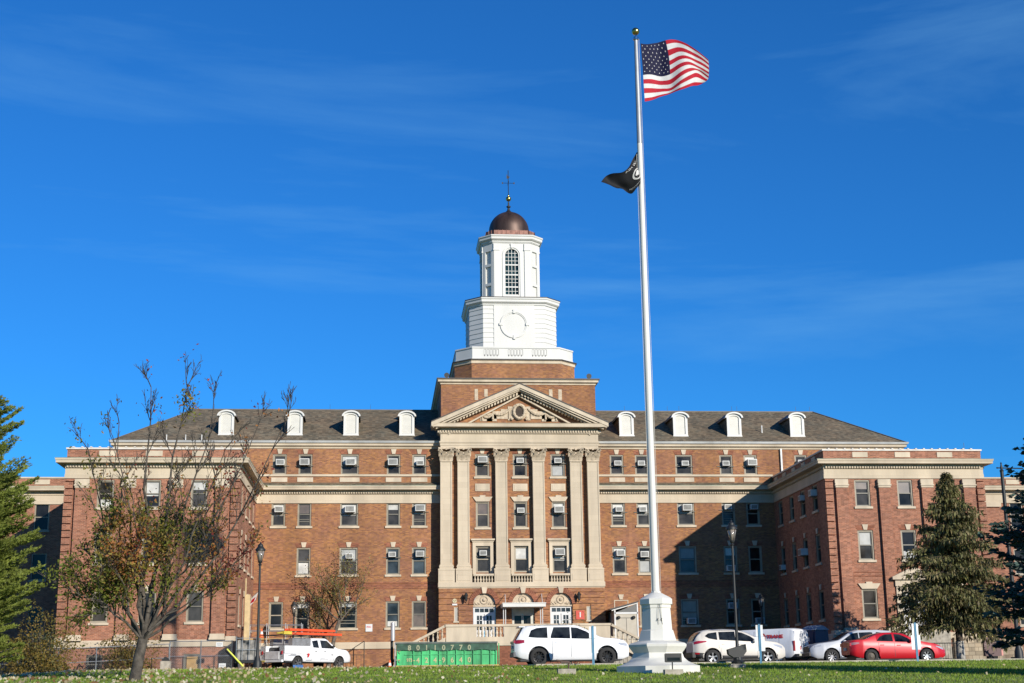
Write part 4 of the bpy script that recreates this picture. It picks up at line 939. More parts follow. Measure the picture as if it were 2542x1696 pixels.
link('leaves', tri_mesh('leaves', V, 4, [leafmat('maple_green', (.22, .25, .04), .5), leafmat('maple_olive', (.38, .29, .07), .5), leafmat('maple_orange', (.50, .21, .06), .5), leafmat('maple_red', (.26, .05, .035), .35)], mi), tr)
# small tree against the building
tr = thing('small_tree', 'small leaning tree with thin olive brown foliage against the main wall behind the utility truck', 'tree', (0, 0, 0))
m, tips, grow, rg = branch_tree(None, 6, 11, levels=3, spread=.6, up=.6, lenf=.62); bx, by = -13.1, -1.5; bz = gz(bx, by)
m.tube((bx, by, bz), (-12.6, by, 4.0), .15, .12, 8, False); m.tube((-12.6, by, 4.0), (-12.3, by, 4.9), .12, .10, 8, False)
for d, ln in (((.1, 0, 1), 2.8), ((-.6, .1, .9), 2.6), ((.6, 0, .9), 2.3), ((-.8, .2, .55), 2.1), ((.3, -.4, .9), 2.3)): grow(Vector((-12.3, by, 4.6)), Vector(d).normalized(), ln, .06, 1)
for d, ln in (((-.7, 0, .8), 2.3),): grow(Vector((bx+.2, by, 3.0)), Vector(d).normalized(), ln, .05, 1)
m.build('trunk', bark, tr, True); V, c = leaf_cloud([tuple(a.lerp(b, .6)) for a, b, l in tips if rg.random() < .8], 11, .17, .06, 8)
link('leaves', tri_mesh('leaves', V, 4, [leafmat('olive_leaf', (.27, .28, .07), .4), leafmat('olive_brown', (.26, .16, .06), .35)], (RNG.random(len(c)) > .6).astype(int)), tr)
def conifer(name, label, base, h, R, trunk_r, mats, seed, z_low=1.0, droop=.35, hang=.5, size=(.22, .045), dens=1., power=.85, tuft=False, whorl=.34, group=None, upturn=0, keepx=None, nb=9, mix=(.6, .4)):
    rg = random.Random(seed); t = thing(name, label, 'tree', (0, 0, 0), group=group); bx, by = base; bz = gz(bx, by)
    m = MB(); m.tube((bx, by, bz-.2), (bx, by, bz+h*.55), trunk_r, trunk_r*.55, 9, False); m.tube((bx, by, bz+h*.55), (bx, by, bz+h), trunk_r*.55, .015, 7, False)
    P0, P1, W = [], [], []; z = z_low
    while z < h-.1:
        f = (h-z)/(h-z_low); Lr = R*(f**power)*(.97 if f < .93 else .8)
        for k in range(int(nb*(.55+.45*f))+2):
            az = rg.uniform(0, 6.283); L = Lr*rg.uniform(.5, 1.18); zz = z+rg.uniform(-.2, .2)
            p = Vector((bx, by, bz+zz)); d = Vector((math.cos(az), math.sin(az), 0)); nseg = max(3, int(L/.32)); q = p; r = .016+.022*L/R*2
            rise = rg.uniform(-.12, .28)+.5*(1-f)
            for s in range(nseg):
                tt = (s+1)/nseg; e = p+d*(L*tt)+Vector((0, 0, L*(rise*tt-droop*tt*tt+upturn*tt**3)))
                m.tube(q, e, r*(1-.8*s/nseg), r*(1-.8*tt), 3, False)
                if tt > .16:
                    side = Vector((-d.y, d.x, 0)); wd = L*.34*(1-tt*.65)+.12
                    ns = max(2, int(7*dens*(.5+wd)))
                    for j in range(ns):
                        o = rg.uniform(-1, 1)*wd; c = q.lerp(e, rg.random())+side*o+d*(-abs(o)*.0)+Vector((0, 0, rg.gauss(0, .05)-abs(o)*droop*.3))
                        if tuft:
                            for _ in range(3):
                                v = (d*rg.uniform(.2, 1)+side*rg.gauss(0, .5)+Vector((0, 0, rg.uniform(0, .9)))).normalized()*rg.uniform(.6, 1.3)*size[0]; P0.append(c); P1.append(c+v); W.append(size[1]*rg.uniform(.7, 1.4))
                        else:
                            out_ = (d*rg.uniform(.1, .8)+side*(o/wd)*rg.uniform(.3, .9)).normalized()
                            v = (out_*(1-hang)+Vector((0, 0, -hang*rg.uniform(.4, 1.2)+upturn*.4))).normalized()*size[0]*rg.uniform(.6, 1.5); P0.append(c); P1.append(c+v); W.append(size[1]*rg.uniform(.7, 1.5))
                            if rg.random() < .7:
                                v2 = (out_+Vector((0, 0, rg.uniform(-.3, .2)))).normalized()*size[0]*rg.uniform(.5, 1.0); P0.append(c); P1.append(c+v2); W.append(size[1]*rg.uniform(.6, 1.2))
                q = e
        z += whorl*(.6+.55*f)
    m.build('trunk', barkd, t, True)
    P0 = np.array([tuple(a) for a in P0]); P1 = np.array([tuple(a) for a in P1]); W = np.array(W)[:, None]; r = np.random.default_rng(seed); n = len(P0)
    d = P1-P0; s = r.normal(0, 1, (n, 3)); s -= (s*d).sum(1)[:, None]*d/(d*d).sum(1)[:, None]; s /= np.linalg.norm(s, axis=1)[:, None]
    md = P0+d*.45
    V = np.stack([P0, md-s*W, P1, md+s*W], 1).reshape(-1, 3)
    mi = (r.random(n) > mix[0]).astype(int)
    link('foliage', tri_mesh('foliage', V, 4, mats, mi), t); return t
sp = [leafmat('spruce_olive', (.19, .19, .065), .3, .3), leafmat('spruce_brown', (.25, .205, .09), .3, .3)]
conifer('spruce_tree', 'brown green spruce with drooping twigs and pale lower trunk in front of the right wing', (22.3, -21.5), 10.5, 4.3, .22, sp, 21, z_low=2.2, droop=.30, hang=.75, size=(.26, .045), dens=1.9, power=.84, nb=9, whorl=.27)
pn = [leafmat('pine_green', (.34, .40, .075), .5, .3), leafmat('pine_dark', (.22, .27, .055), .45, .3)]
spo = bpy.data.objects['spruce_tree']; MB().tube((22.3, -21.5, 1.1), (22.3, -21.5, 2.3), .25, .225, 10).build('pale_bark', mat('bark_pale', (.42, .40, .36), .9, var=.3, sc=6), spo, True)
conifer('pine_tree', 'bright green white pine at the left edge of the picture', (-29.95, -27), 14.0, 3.9, .32, pn, 33, z_low=.8, droop=-.12, hang=.1, size=(.17, .022), dens=6.5, power=.40, tuft=True, whorl=.40, nb=13)
bs = [leafmat('blue_spruce', (.035, .07, .058), .15, .3), leafmat('blue_spruce_tip', (.10, .17, .14), .15, .3)]
conifer('blue_spruce', 'dark blue green spruce at the right edge of the picture', (12.45, -54.5), 8.0, 3.1, .2, bs, 44, z_low=1.0, droop=.14, hang=.15, size=(.20, .055), dens=2.3, power=.7, upturn=.12, whorl=.42, nb=10, mix=(.75, .25))
# trees outside the frame on the right whose shade falls over the lawn and the blue spruce
conifer('tall_spruce', 'tall dark spruce standing to the right of the lawn', (15.8, -60.8), 10.8, 3.2, .3, bs, 55, z_low=.6, droop=.15, hang=.2, size=(.42, .22), dens=2.0, power=.6, whorl=.5, nb=10)
conifer('tall_spruce', 'second tall dark spruce beyond the right edge of the lawn', (19.8, -65.0), 10.5, 3.4, .3, bs, 56, z_low=.5, droop=.15, hang=.2, size=(.42, .16), dens=.9, power=.7, whorl=.6, nb=9)
def shrub(name, label, c, r, n, mats, seed, size=.07, cone=0, group=None):
    g = np.random.default_rng(seed); t = thing(name, label, 'shrub', (0, 0, 0), group=group); z0 = gz(c[0], c[1])
    m = MB(); pts = []
    for k in range(26):
        az = g.uniform(0, 6.28); el = g.uniform(.3, 1.5); e = Vector((c[0]+r[0]*.8*math.cos(az)*math.cos(el), c[1]+r[1]*.8*math.sin(az)*math.cos(el), z0+r[2]*math.sin(el)*.95)); m.tube((c[0]+g.normal(0, .1), c[1]+g.normal(0, .1), z0), e, .02, .006, 3, False)
    m.build('stems', twig, t)
    q = g.normal(0, 1, (n, 3)); q /= np.linalg.norm(q, axis=1)[:, None]; q *= (g.random((n, 1))**.4); q[:, 2] = np.abs(q[:, 2]); 
    lump = 1+.22*np.sin(q[:, 0]*5+seed)*np.cos(q[:, 1]*6)+.15*np.sin(q[:, 2]*9+q[:, 0]*4)
    P = q*lump[:, None]*np.array(r)+np.array([c[0], c[1], z0+.05])
    V, cc = leaf_cloud(P, 1, .03, size, seed); link('foliage', tri_mesh('foliage', V, 4, mats, g.integers(0, len(mats), len(cc))), t)
yl_ = [leafmat('shrub_gold', (.28, .19, .045), .3), leafmat('shrub_olive', (.16, .14, .035), .3)]
shrub('golden_shrub', 'golden brown round shrub under the pine behind the chain link fence', (-27.6, -20.5), (2.2, 1.6, 3.2), 7000, yl_, 3)
shrub('golden_shrub', 'olive gold low shrub against the left wing behind the maple trunk', (-23.9, -15.2), (1.7, 1.2, 2.6), 4200, yl_, 4)
gs = [leafmat('juniper', (.10, .13, .055), .2), leafmat('juniper_grey', (.15, .17, .10), .2)]
shrub('juniper_shrub', 'grey green conifer shrub at the corner of the left wing', (-29.0, -14.6), (1.5, 1.2, 2.4), 6000, gs, 5, .08)
vn = [leafmat('vine_yellow', (.42, .33, .12), .3), leafmat('vine_green', (.20, .20, .07), .3)]
shrub('climbing_vine', 'thin yellowing vine growing over the terrace parapet right of the entrance', (2.7, -4.9), (1.5, .25, 3.6), 330, vn, 6, .075)
# ------------------------------------------------------------------ vehicles
def carpaint(name, col, met=0., rough=.28): return mat(name, col, rough+.1, met, var=.05, sc=1.2, coat=.3)
trim_b = mat('black_trim', (.022, .022, .023), .5, var=.15); tyre_m = mat('tyre', (.025, .024, .023), .85, var=.2); rim_b = mat('rim_black', (.035, .035, .037), .3, .6, var=.1); rim_s = mat('rim_silver', (.55, .55, .56), .28, .85, var=.05)
red_l = mat('tail_red', (.42, .01, .02), .15, var=.2, coat=1); lamp_c = mat('lamp_clear', (.62, .64, .66), .1, .3, var=.1, coat=1); chrome = mat('chrome', (.7, .7, .7), .12, 1, var=0); seatm = mat('car_interior', (.05, .048, .045), .8)
class Car:
    def __init__(s, name, label, cat, loc, rz, paint, spec, group=None):
        s.o = thing(name, label, cat, loc, rz, group); s.paint = paint; s.sp = spec; L_ = spec['L']
        W_ = spec['wheels']; s.R = spec['wr']+.07
        xs = set(np.arange(0, L_+.001, .06).round(3)) | {0.0, .02, .04, L_-.02, L_}
        for xw in W_: xs |= {round(float(xw+s.R*math.cos(a)), 3) for a in np.linspace(0, math.pi, 17)}
        s.xs = sorted(x for x in xs if 0 <= x <= L_)
        s.S = np.array([s.sec(x) for x in s.xs])        # stations x 9 x (y,z)
        m = MB(); n = len(s.xs); vs = []
        for i, x in enumerate(s.xs):
            h = s.S[i]; ring = [(x, -y, z) for y, z in h]+[(x, y, z) for y, z in h[-2::-1]]
            vs += ring
        k = 17; fs = [(i*k+j, (i+1)*k+j, (i+1)*k+j+1, i*k+j+1) for i in range(n-1) for j in range(k-1)]
        fs += [tuple(range(k))[::-1], tuple(range((n-1)*k, n*k))]
        m.add(vs, fs); s.body = m.build('body', paint, s.o, 38)
        m = MB(); hw = spec['hw'](L_/2); zb = spec['bot'](L_/2)
        m.box(.25, L_-.3, -hw*.86, hw*.86, zb-.05, zb+.04); m.box(.3, L_-.35, -hw*.72, hw*.72, zb, .85)
        m.build('underbody', trim_b, s.o)
    def sec(s, x):
        sp = s.sp; top, belt, bot, hw = sp['top'](x), sp['belt'](x), sp['bot'](x), sp['hw'](x)
        belt = min(belt, top-.03); g = max(0, min(1, (top-belt)/.55)); hr = hw*(.965-sp.get('tumble', .2)*g)
        ar = 0
        for xw in sp['wheels']:
            if abs(x-xw) < s.R: ar = max(ar, sp['wr']+math.sqrt(s.R**2-(x-xw)**2))
        b = max(bot, ar); P = [(hw*.93, b), (hw*.985, max(bot+.07, b+.005)), (hw, max(bot+.38*(belt-bot), b+.01)), (hw*.997, max(bot+.72*(belt-bot), b+.05)), (hw*.968, belt),
            (hr, belt+(top-belt)*.86), (hr*.9, belt+(top-belt)*.965), (hr*.5, top), (0, top+.012)]
        return P
    def side(s, x, z, off=.006, lo=0):
        P = s.sec(x)
        for a, b in zip(P[:-1], P[1:]):
            if a[1] <= z <= b[1] and b[1] > a[1]:
                t = (z-a[1])/(b[1]-a[1]); return a[0]+(b[0]-a[0])*t+off
        return (P[0][0] if z < P[0][1] else P[5][0])+off
    def patch(s, name, pts, m_, parent=None, sides=(-1, 1), off=.007, nz=5):
        """pts [(x, zlo, zhi)] along the side"""
        mm = MB(); P = []
        for (x0, a0, b0), (x1, a1, b1) in zip(pts[:-1], pts[1:]):
            n = max(1, int(abs(x1-x0)/.08)); P += [(x0+(x1-x0)*k/n, a0+(a1-a0)*k/n, b0+(b1-b0)*k/n) for k in range(n)]
        P.append(pts[-1])
        for sg in sides:
            if sg == sides[1 % len(sides)] and len(sides) > 1: o1 = mm.build(name, m_, parent or s.o, True); mm = MB()
            V = [(x, sg*s.side(x, a+(b-a)*q/nz, off), a+(b-a)*q/nz) for x, a, b in P for q in range(nz+1)]
            mm.add(V, [(i*(nz+1)+q, (i+1)*(nz+1)+q, (i+1)*(nz+1)+q+1, i*(nz+1)+q+1) for i in range(len(P)-1) for q in range(nz)])
        return mm.build(name, m_, parent or s.o, True)
    def topglass(s, name, x0, x1, m_, k0=5, f0=.12, off=.008):
        """glass lying on the sloping top surface between two stations (windscreen / rear screen)"""
        mm = MB(); X = np.linspace(x0, x1, 8); rows = []
        for x in X:
            P = s.sec(x); e = P[k0]; q = P[k0-1]; edge = (e[0]*(1-f0)+0*f0, e[1]+.0)
            half = [(edge[0]*.97, P[5][1]), (P[6][0]*.97, P[6][1]), P[7], P[8]]
            d = (s.sp['top'](x+.02)-s.sp['top'](x-.02))/.04; nx, nz_ = -d/math.hypot(1, d), 1/math.hypot(1, d)
            rows.append([(x+nx*off, -y, z+nz_*off) for y, z in half]+[(x+nx*off, y, z+nz_*off) for y, z in half[-2::-1]])
        k = 7; mm.add([p for r in rows for p in r], [(i*k+j, (i+1)*k+j, (i+1)*k+j+1, i*k+j+1) for i in range(len(rows)-1) for j in range(k-1)])
        return mm.build(name, m_, s.o, True)
    def lines(s, xs, z0=None, z1=None, m_=None, w_=.014):
        mm = MB()
        for x in xs:
            a = z0 if z0 is not None else s.sp['bot'](x)+.06; b = z1 if z1 is not None else s.sp['belt'](x)-.02
            for sg in (-1, 1):
                for q in range(5):
                    za, zb = a+(b-a)*q/5, a+(b-a)*(q+1)/5
                    mm.add([(x-w_/2, sg*s.side(x, za, .004), za), (x+w_/2, sg*s.side(x, za, .004), za), (x+w_/2, sg*s.side(x, zb, .004), zb), (x-w_/2, sg*s.side(x, zb, .004), zb)], [(0, 1, 2, 3)])
        mm.build('door_seams', m_ or mat('seam', (.05, .05, .05), .6), s.body)
    def wheels(s, rim, spokes=5, hub=None, wide=.62, steel_first=False):
        r = s.sp['wr']
        for xi, xw in enumerate(s.sp['wheels']):
            for sg in (-1, 1):
                y = sg*(s.sp['hw'](xw)-.11)
                m = MB()
                prof = [(r*.62, -.10), (r*.9, -.11), (r*.985, -.085), (r, -.04), (r, .04), (r*.985, .085), (r*.9, .11), (r*.62, .10)]
                n = 28; V = [(xw+q*math.cos(2*math.pi*k/n), y+w_, r+q*math.sin(2*math.pi*k/n)) for q, w_ in prof for k in range(n)]
                kk = len(prof); m.add(V, [(j*n+k, j*n+(k+1) % n, ((j+1) % kk)*n+(k+1) % n, ((j+1) % kk)*n+k) for j in range(kk) for k in range(n)])
                wo = m.build('wheel', tyre_m, s.o, 50)
                m = MB(); T = lambda q, a, d: (xw+q*math.cos(a), y+sg*d, r+q*math.sin(a))
                n = 24
                for (q0, d0), (q1, d1) in (((r*.64, .10), (r*.60, .095)), ((r*.60, .095), (r*.56, -.03))):
                    for k in range(n):
                        a0, a1 = 2*math.pi*k/n, 2*math.pi*(k+1)/n; m.quad(T(q0, a0, d0), T(q0, a1, d0), T(q1, a1, d1), T(q1, a0, d1))
                rim_ = rim
                if steel_first and xi == 0: 
                    for k in range(n):
                        a0, a1 = 2*math.pi*k/n, 2*math.pi*(k+1)/n; m.quad(T(r*.58, a0, .03), T(r*.58, a1, .03), T(r*.2, a1, .07), T(r*.2, a0, .07))
                    rim_ = mat('steel_wheel', (.10, .085, .065), .6, .3)
                else:
                    for k in range(spokes):
                        a = 2*math.pi*k/spokes+.3; da = wide*math.pi/spokes
                        m.add([T(r*.16, a-da*.9, .075), T(r*.16, a+da*.9, .075), T(r*.60, a+da*.62, .09), T(r*.60, a-da*.62, .09)], [(0, 1, 2, 3)])
                m.add([T(r*.2, 2*math.pi*k/12, .085) for k in range(12)], [tuple(range(12))])
                m.build('rim', rim_, wo)
                m = MB(); m.add([T(r*.58, 2*math.pi*k/20, -.02) for k in range(20)], [tuple(range(20))]); m.build('brake', blk, wo)
    def box(s, name, b, m_, parent=None):
        m = MB(); m.box(*b); return m.build(name, m_, parent or s.o)
    def mirror(s, x, z, m_):
        for sg in (-1, 1):
            y = s.side(x, z); m = MB(); m.sphere((x, sg*(y+.12), z+.04), .1, 10, 6, .75); m.box(x-.03, x+.03, *sorted((sg*y, sg*(y+.1))), z-.02, z+.03); m.build('mirror', m_, s.o, True)
    def handles(s, pts, m_):
        for x, z in pts:
            m = MB()
            for sg in (-1, 1): y = s.side(x, z); m.box(x-.09, x+.09, *sorted((sg*y, sg*(y+.03))), z-.014, z+.014)
            m.build('door_handle', m_, s.o)
def curve(pts, sm=.06):
    X = np.arange(-.5, 8, .01); Y = np.interp(X, [p[0] for p in pts], [p[1] for p in pts])
    if sm: k = np.exp(-.5*(np.arange(-30, 31)*.01/sm)**2); k /= k.sum(); Y = np.convolve(np.pad(Y, 30, 'edge'), k, 'valid')
    return lambda x: float(np.interp(x, X, Y))
white_p = carpaint('paint_white', (.88, .89, .90))
# white three-row SUV
sp1 = dict(L=5.1, wr=.40, wheels=(1.06, 4.10), tumble=.21, top=curve([(0, 1.02), (.05, 1.12), (.16, 1.30), (.36, 1.66), (.55, 1.76), (1.4, 1.82), (2.4, 1.82), (2.85, 1.77), (3.25, 1.60), (3.80, 1.27), (4.0, 1.22), (4.6, 1.18), (4.92, 1.10), (5.04, 1.0), (5.1, .84)], .03),
    belt=curve([(0, 1.0), (.3, 1.18), (1.2, 1.17), (3.0, 1.10), (3.7, 1.08), (4.2, 1.04), (5.1, .80)]), bot=curve([(0, .46), (.3, .34), (.7, .27), (4.4, .27), (4.8, .28), (5.1, .40)]), hw=curve([(0, .72), (.06, .82), (.2, .90), (.6, .955), (4.3, .965), (4.75, .93), (5.0, .85), (5.1, .76)]))
Y1 = -34.9; c = Car('parked_suv', 'white three row SUV with black wheels parked left of the flagpole base', 'suv', (-3.78, Y1, gz(0, Y1)+.02), rad(1.0), white_p, sp1, 'cars parked along the drive')
c.patch('side_window', [(.62, 1.27, 1.30), (.74, 1.25, 1.56), (1.0, 1.23, 1.66), (1.46, 1.22, 1.69), (1.30, 1.22, 1.45)][:4], g_car)
c.patch('side_window', [(1.60, 1.21, 1.30), (1.75, 1.21, 1.69), (2.47, 1.19, 1.69)], g_car); c.patch('side_window', [(2.53, 1.19, 1.68), (2.80, 1.18, 1.66), (3.2, 1.17, 1.50), (3.5, 1.16, 1.30), (3.62, 1.16, 1.18)], g_car)
c.topglass('windscreen', 2.9, 3.75, g_car); c.topglass('rear_screen', .07, .36, g_car)
c.lines([1.66, 2.50, 3.62]); c.wheels(rim_b, 10, wide=.4); c.mirror(3.42, 1.14, trim_b); c.handles([(1.9, 1.02), (2.72, 1.0)], white_p)
c.patch('tail_light', [(.03, .98, 1.14), (.2, .98, 1.15), (.42, 1.02, 1.14)], red_l, off=.012); c.patch('head_light', [(4.62, .90, 1.0), (4.85, .86, .99), (5.02, .84, .95)], lamp_c, off=.01)
c.box('rear_bumper', (-.05, .12, -.78, .78, .42, .62), mat('grey_trim', (.12, .12, .13), .5)); c.box('rear_light_bar', (-.03, .04, -.74, .74, 1.02, 1.12), red_l); c.box('spoiler', (.22, .5, -.62, .62, 1.70, 1.745), white_p); c.box('licence_plate', (-.06, -.02, -.2, .2, .78, .92), mat('plate', (.6, .6, .5), .5))
c.patch('roof_rail', [(.9, 1.775, 1.80), (2.6, 1.775, 1.80)], trim_b, off=.03, nz=1)
# beige compact SUV
beige = carpaint('paint_beige', (.70, .655, .58), .05, .3)
sp2 = dict(L=4.52, wr=.36, wheels=(.90, 3.59), tumble=.22, top=curve([(0, 1.0), (.04, 1.10), (.2, 1.38), (.48, 1.60), (.8, 1.66), (1.5, 1.69), (2.1, 1.67), (2.6, 1.54), (3.3, 1.18), (3.5, 1.12), (4.1, 1.05), (4.36, .94), (4.48, .84), (4.52, .74)], .03),
    belt=curve([(0, .98), (.3, 1.14), (1.2, 1.10), (3.0, 1.02), (3.4, 1.0), (3.9, .94), (4.52, .70)]), bot=curve([(0, .46), (.3, .34), (.7, .26), (4.0, .25), (4.3, .27), (4.52, .38)]), hw=curve([(0, .66), (.06, .76), (.2, .86), (.6, .91), (3.8, .92), (4.2, .85), (4.45, .72), (4.52, .62)]))
Y2 = -30.6; c = Car('parked_suv', 'beige compact SUV with silver wheels parked right of the flagpole base', 'suv', (5.15, Y2, gz(5, Y2)+.02), rad(1.5), beige, sp2, 'cars parked along the drive')
c.patch('side_window', [(.58, 1.34, 1.36), (.75, 1.24, 1.48), (1.12, 1.17, 1.53), (1.16, 1.17, 1.53)], g_car); c.patch('side_window', [(1.26, 1.17, 1.54), (2.05, 1.12, 1.56)], g_car); c.patch('side_window', [(2.13, 1.12, 1.55), (2.4, 1.10, 1.50), (2.8, 1.08, 1.32), (3.08, 1.07, 1.12)], g_car)
c.topglass('windscreen', 2.35, 3.25, g_car); c.topglass('rear_screen', .06, .40, g_car); c.lines([1.22, 2.1, 3.1]); c.wheels(rim_s, 5, wide=.55); c.mirror(2.95, 1.06, beige); c.handles([(1.45, .98), (2.3, .95)], beige)
c.patch('tail_light', [(.04, .96, 1.10), (.25, 1.0, 1.13), (.62, 1.08, 1.12)], red_l, off=.012); c.patch('head_light', [(3.75, .92, .96), (4.1, .82, .92), (4.35, .74, .85)], lamp_c, off=.01)
c.patch('sill_cladding', [(.0, .42, .60), (.5, .30, .55), (.52, .28, .40), (.54, .28, .40)][:2], trim_b, off=.012); c.patch('sill_cladding', [(1.30, .27, .44), (3.18, .27, .42)], trim_b, off=.012)
for xw in (.90, 3.59):
    m = MB()
    for sg in (-1, 1):
        for k in range(16):
            a0, a1 = math.pi*k/16, math.pi*(k+1)/16; q = lambda r_, a: (xw+r_*math.cos(a), sg*(c.side(xw, .75)+.012), .36+r_*math.sin(a)); m.quad(q(.43, a0), q(.50, a0), q(.50, a1), q(.43, a1))
    m.build('wheel_arch_trim', trim_b, c.o)
c.box('rear_bumper', (-.05, .10, -.76, .76, .36, .60), trim_b); c.patch('reflector', [(.05, .50, .58), (.26, .50, .58)], red_l, off=.02); c.patch('roof_rail', [(.8, 1.625, 1.65), (2.1, 1.62, 1.645)], chrome, off=.03, nz=1)
# red sedan
redp = carpaint('paint_red', (.60, .012, .022), .1, .25)
sp3 = dict(L=4.83, wr=.33, wheels=(1.0, 3.76), tumble=.24, top=curve([(0, .96), (.05, 1.06), (.3, 1.12), (.72, 1.13), (1.25, 1.36), (1.7, 1.46), (2.3, 1.47), (2.75, 1.40), (3.3, 1.10), (3.6, 1.02), (4.3, .90), (4.65, .74), (4.83, .60)], .05),
    belt=curve([(0, .93), (.3, 1.04), (1.5, 1.0), (3.0, .93), (3.5, .92), (4.2, .80), (4.83, .55)]), bot=curve([(0, .42), (.3, .30), (.7, .22), (4.2, .21), (4.6, .22), (4.83, .32)]), hw=curve([(0, .60), (.05, .70), (.2, .83), (.6, .90), (4.0, .91), (4.4, .84), (4.7, .70), (4.83, .52)], .03))
Y3 = -30.2; c = Car('parked_sedan', 'red four door sedan parked at the right end of the drive', 'car', (12.95, Y3, gz(13, Y3)+.02), rad(1.0), redp, sp3, 'cars parked along the drive')
c.patch('side_window', [(1.30, 1.05, 1.07), (1.5, 1.04, 1.26), (1.75, 1.03, 1.36), (2.12, 1.02, 1.38)], g_car); c.patch('side_window', [(2.22, 1.01, 1.38), (2.5, 1.0, 1.36), (2.85, .99, 1.20), (3.12, .98, 1.02)], g_car)
c.topglass('windscreen', 2.65, 3.35, g_car); c.topglass('rear_screen', .75, 1.42, g_car); c.lines([1.38, 2.17, 3.2], .3); c.wheels(rim_s, 7, wide=.62, steel_first=True); c.mirror(2.98, 1.0, redp); c.handles([(1.55, .86), (2.38, .84)], redp)
c.patch('tail_light', [(.03, .86, .98), (.2, .88, 1.0), (.42, .93, .99)], mat('tail_clear', (.5, .25, .25), .15, coat=1), off=.012); c.patch('head_light', [(4.25, .76, .80), (4.5, .66, .76), (4.68, .60, .70)], lamp_c, off=.01)
c.box('licence_plate', (-.03, .01, -.2, .2, .62, .76), mat('plate', (.6, .6, .5))); c.box('tail_light', (-.012, .06, .45, .72, .82, .97), red_l); c.box('tail_light', (-.012, .06, -.72, -.45, .82, .97), red_l)
# white security SUV facing left
sp4 = dict(L=4.95, wr=.38, wheels=(.95, 3.85), tumble=.2, top=curve([(0, 1.0), (.06, 1.15), (.25, 1.5), (.5, 1.72), (1.2, 1.78), (2.3, 1.76), (2.8, 1.62), (3.4, 1.24), (3.7, 1.17), (4.5, 1.08), (4.85, .95), (4.95, .8)], .04),
    belt=curve([(0, .98), (.3, 1.14), (3.0, 1.08), (3.6, 1.06), (4.95, .78)]), bot=curve([(0, .46), (.4, .3), (4.6, .28), (4.95, .42)]), hw=curve([(0, .82), (.2, .92), (.6, .97), (4.3, .97), (4.75, .88), (4.9, .78), (4.95, .70)], .03))
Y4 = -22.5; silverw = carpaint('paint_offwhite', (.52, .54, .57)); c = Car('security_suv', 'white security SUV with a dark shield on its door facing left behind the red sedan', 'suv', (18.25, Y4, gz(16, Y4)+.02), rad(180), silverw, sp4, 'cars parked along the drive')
c.patch('side_window', [(.55, 1.22, 1.28), (.72, 1.2, 1.58), (1.3, 1.2, 1.64)], g_car); c.patch('side_window', [(1.5, 1.2, 1.62), (1.62, 1.2, 1.64), (2.25, 1.17, 1.62)], g_car); c.patch('side_window', [(2.3, 1.17, 1.62), (2.6, 1.16, 1.58), (3.0, 1.15, 1.34), (3.25, 1.14, 1.18)], g_car)
c.topglass('windscreen', 2.7, 3.4, g_car); c.lines([1.4, 2.28, 3.3]); c.wheels(rim_s, 9, wide=.4); c.mirror(3.15, 1.12, silverw); c.handles([(1.7, 1.0), (2.5, .98)], trim_b)
c.patch('stripe', [(1.35, .58, .68), (3.35, .58, .68)], mat('stripe_black', (.02, .02, .03), .4), off=.009, nz=1); c.patch('running_board', [(1.35, .34, .42), (3.35, .34, .42)], silverw, off=.06, nz=1); c.patch('head_light', [(4.4, .92, 1.0), (4.75, .86, .96)], lamp_c, off=.01)
c.box('grille', (4.93, 4.985, -.5, .5, .62, .92), trim_b); c.box('front_bumper', (4.85, 5.02, -.72, .72, .42, .58), trim_b)
m = MB(); y = c.side(2.85, .85)+.012; m.prism([(2.72, 1.0), (2.98, 1.0), (2.93, .8), (2.85, .66), (2.77, .8)], y-.004, y); sh = m.build('shield_emblem', mat('shield_dark', (.12, .035, .035), .5), c.o)
# white cargo van, seen from its rear corner
sp5 = dict(L=5.5, wr=.35, wheels=(1.0, 4.3), tumble=.10, top=curve([(0, 1.95), (.06, 2.04), (.4, 2.10), (3.6, 2.08), (4.1, 1.92), (4.75, 1.28), (5.2, 1.10), (5.5, .85)], .05),
    belt=curve([(0, 1.3), (4.5, 1.22), (5.5, .8)]), bot=curve([(0, .50), (.3, .40), (5.2, .36), (5.5, .45)]), hw=curve([(0, .96), (.1, 1.0), (4.8, 1.0), (5.3, .88), (5.5, .75)]))
vx, vy = 14.95, -16.0; c = Car('cargo_van', 'white cargo van with red lettering parked in the shaded corner behind the beige SUV', 'van', (vx, vy, gz(vx, vy)+.0), rad(137), white_p, sp5, 'cars parked along the drive')
c.wheels(rim_s, 6); c.lines([.95, 2.6, 3.9], .5, 1.95)
m = MB(); m.box(-.02, .02, -.86, .86, .62, 1.9); rd = m.build('rear_door', white_p, c.o); m = MB(); m.box(-.026, -.018, -.008, .008, .62, 1.9); m.box(-.03, -.018, -.5, -.2, 1.1, 1.14); m.build('door_seams', mat('seam', (.05, .05, .05)), rd)
for sg in (-1, 1): c.box('tail_light', tuple([-.035, .06]+sorted([sg*.86, sg*.985])+[.78, 1.35]), red_l)
c.box('rear_bumper', (-.14, .1, -.95, .95, .42, .60), trim_b); c.box('licence_plate', (-.15, -.1, .35, .62, .50, .62), mat('plate', (.6, .6, .5)))
redt = mat('sign_red', (.62, .035, .04), .5, var=.03)
lettering('TRANE', .27, redt, c.o, (1.22, c.side(1.2, 1.6)+.02, 1.62), (math.pi/2-.06, 0, math.pi), sx=1.25, bold=.012)
m = MB()
for k in range(20):
    a0, a1 = 2*math.pi*k/20, 2*math.pi*(k+1)/20; q = lambda r_, a: (2.0+r_*math.cos(a), 1.0+.012, 1.62+r_*math.sin(a)); m.quad(q(.12, a0), q(.2, a0), q(.24, a1), q(.13, a1))
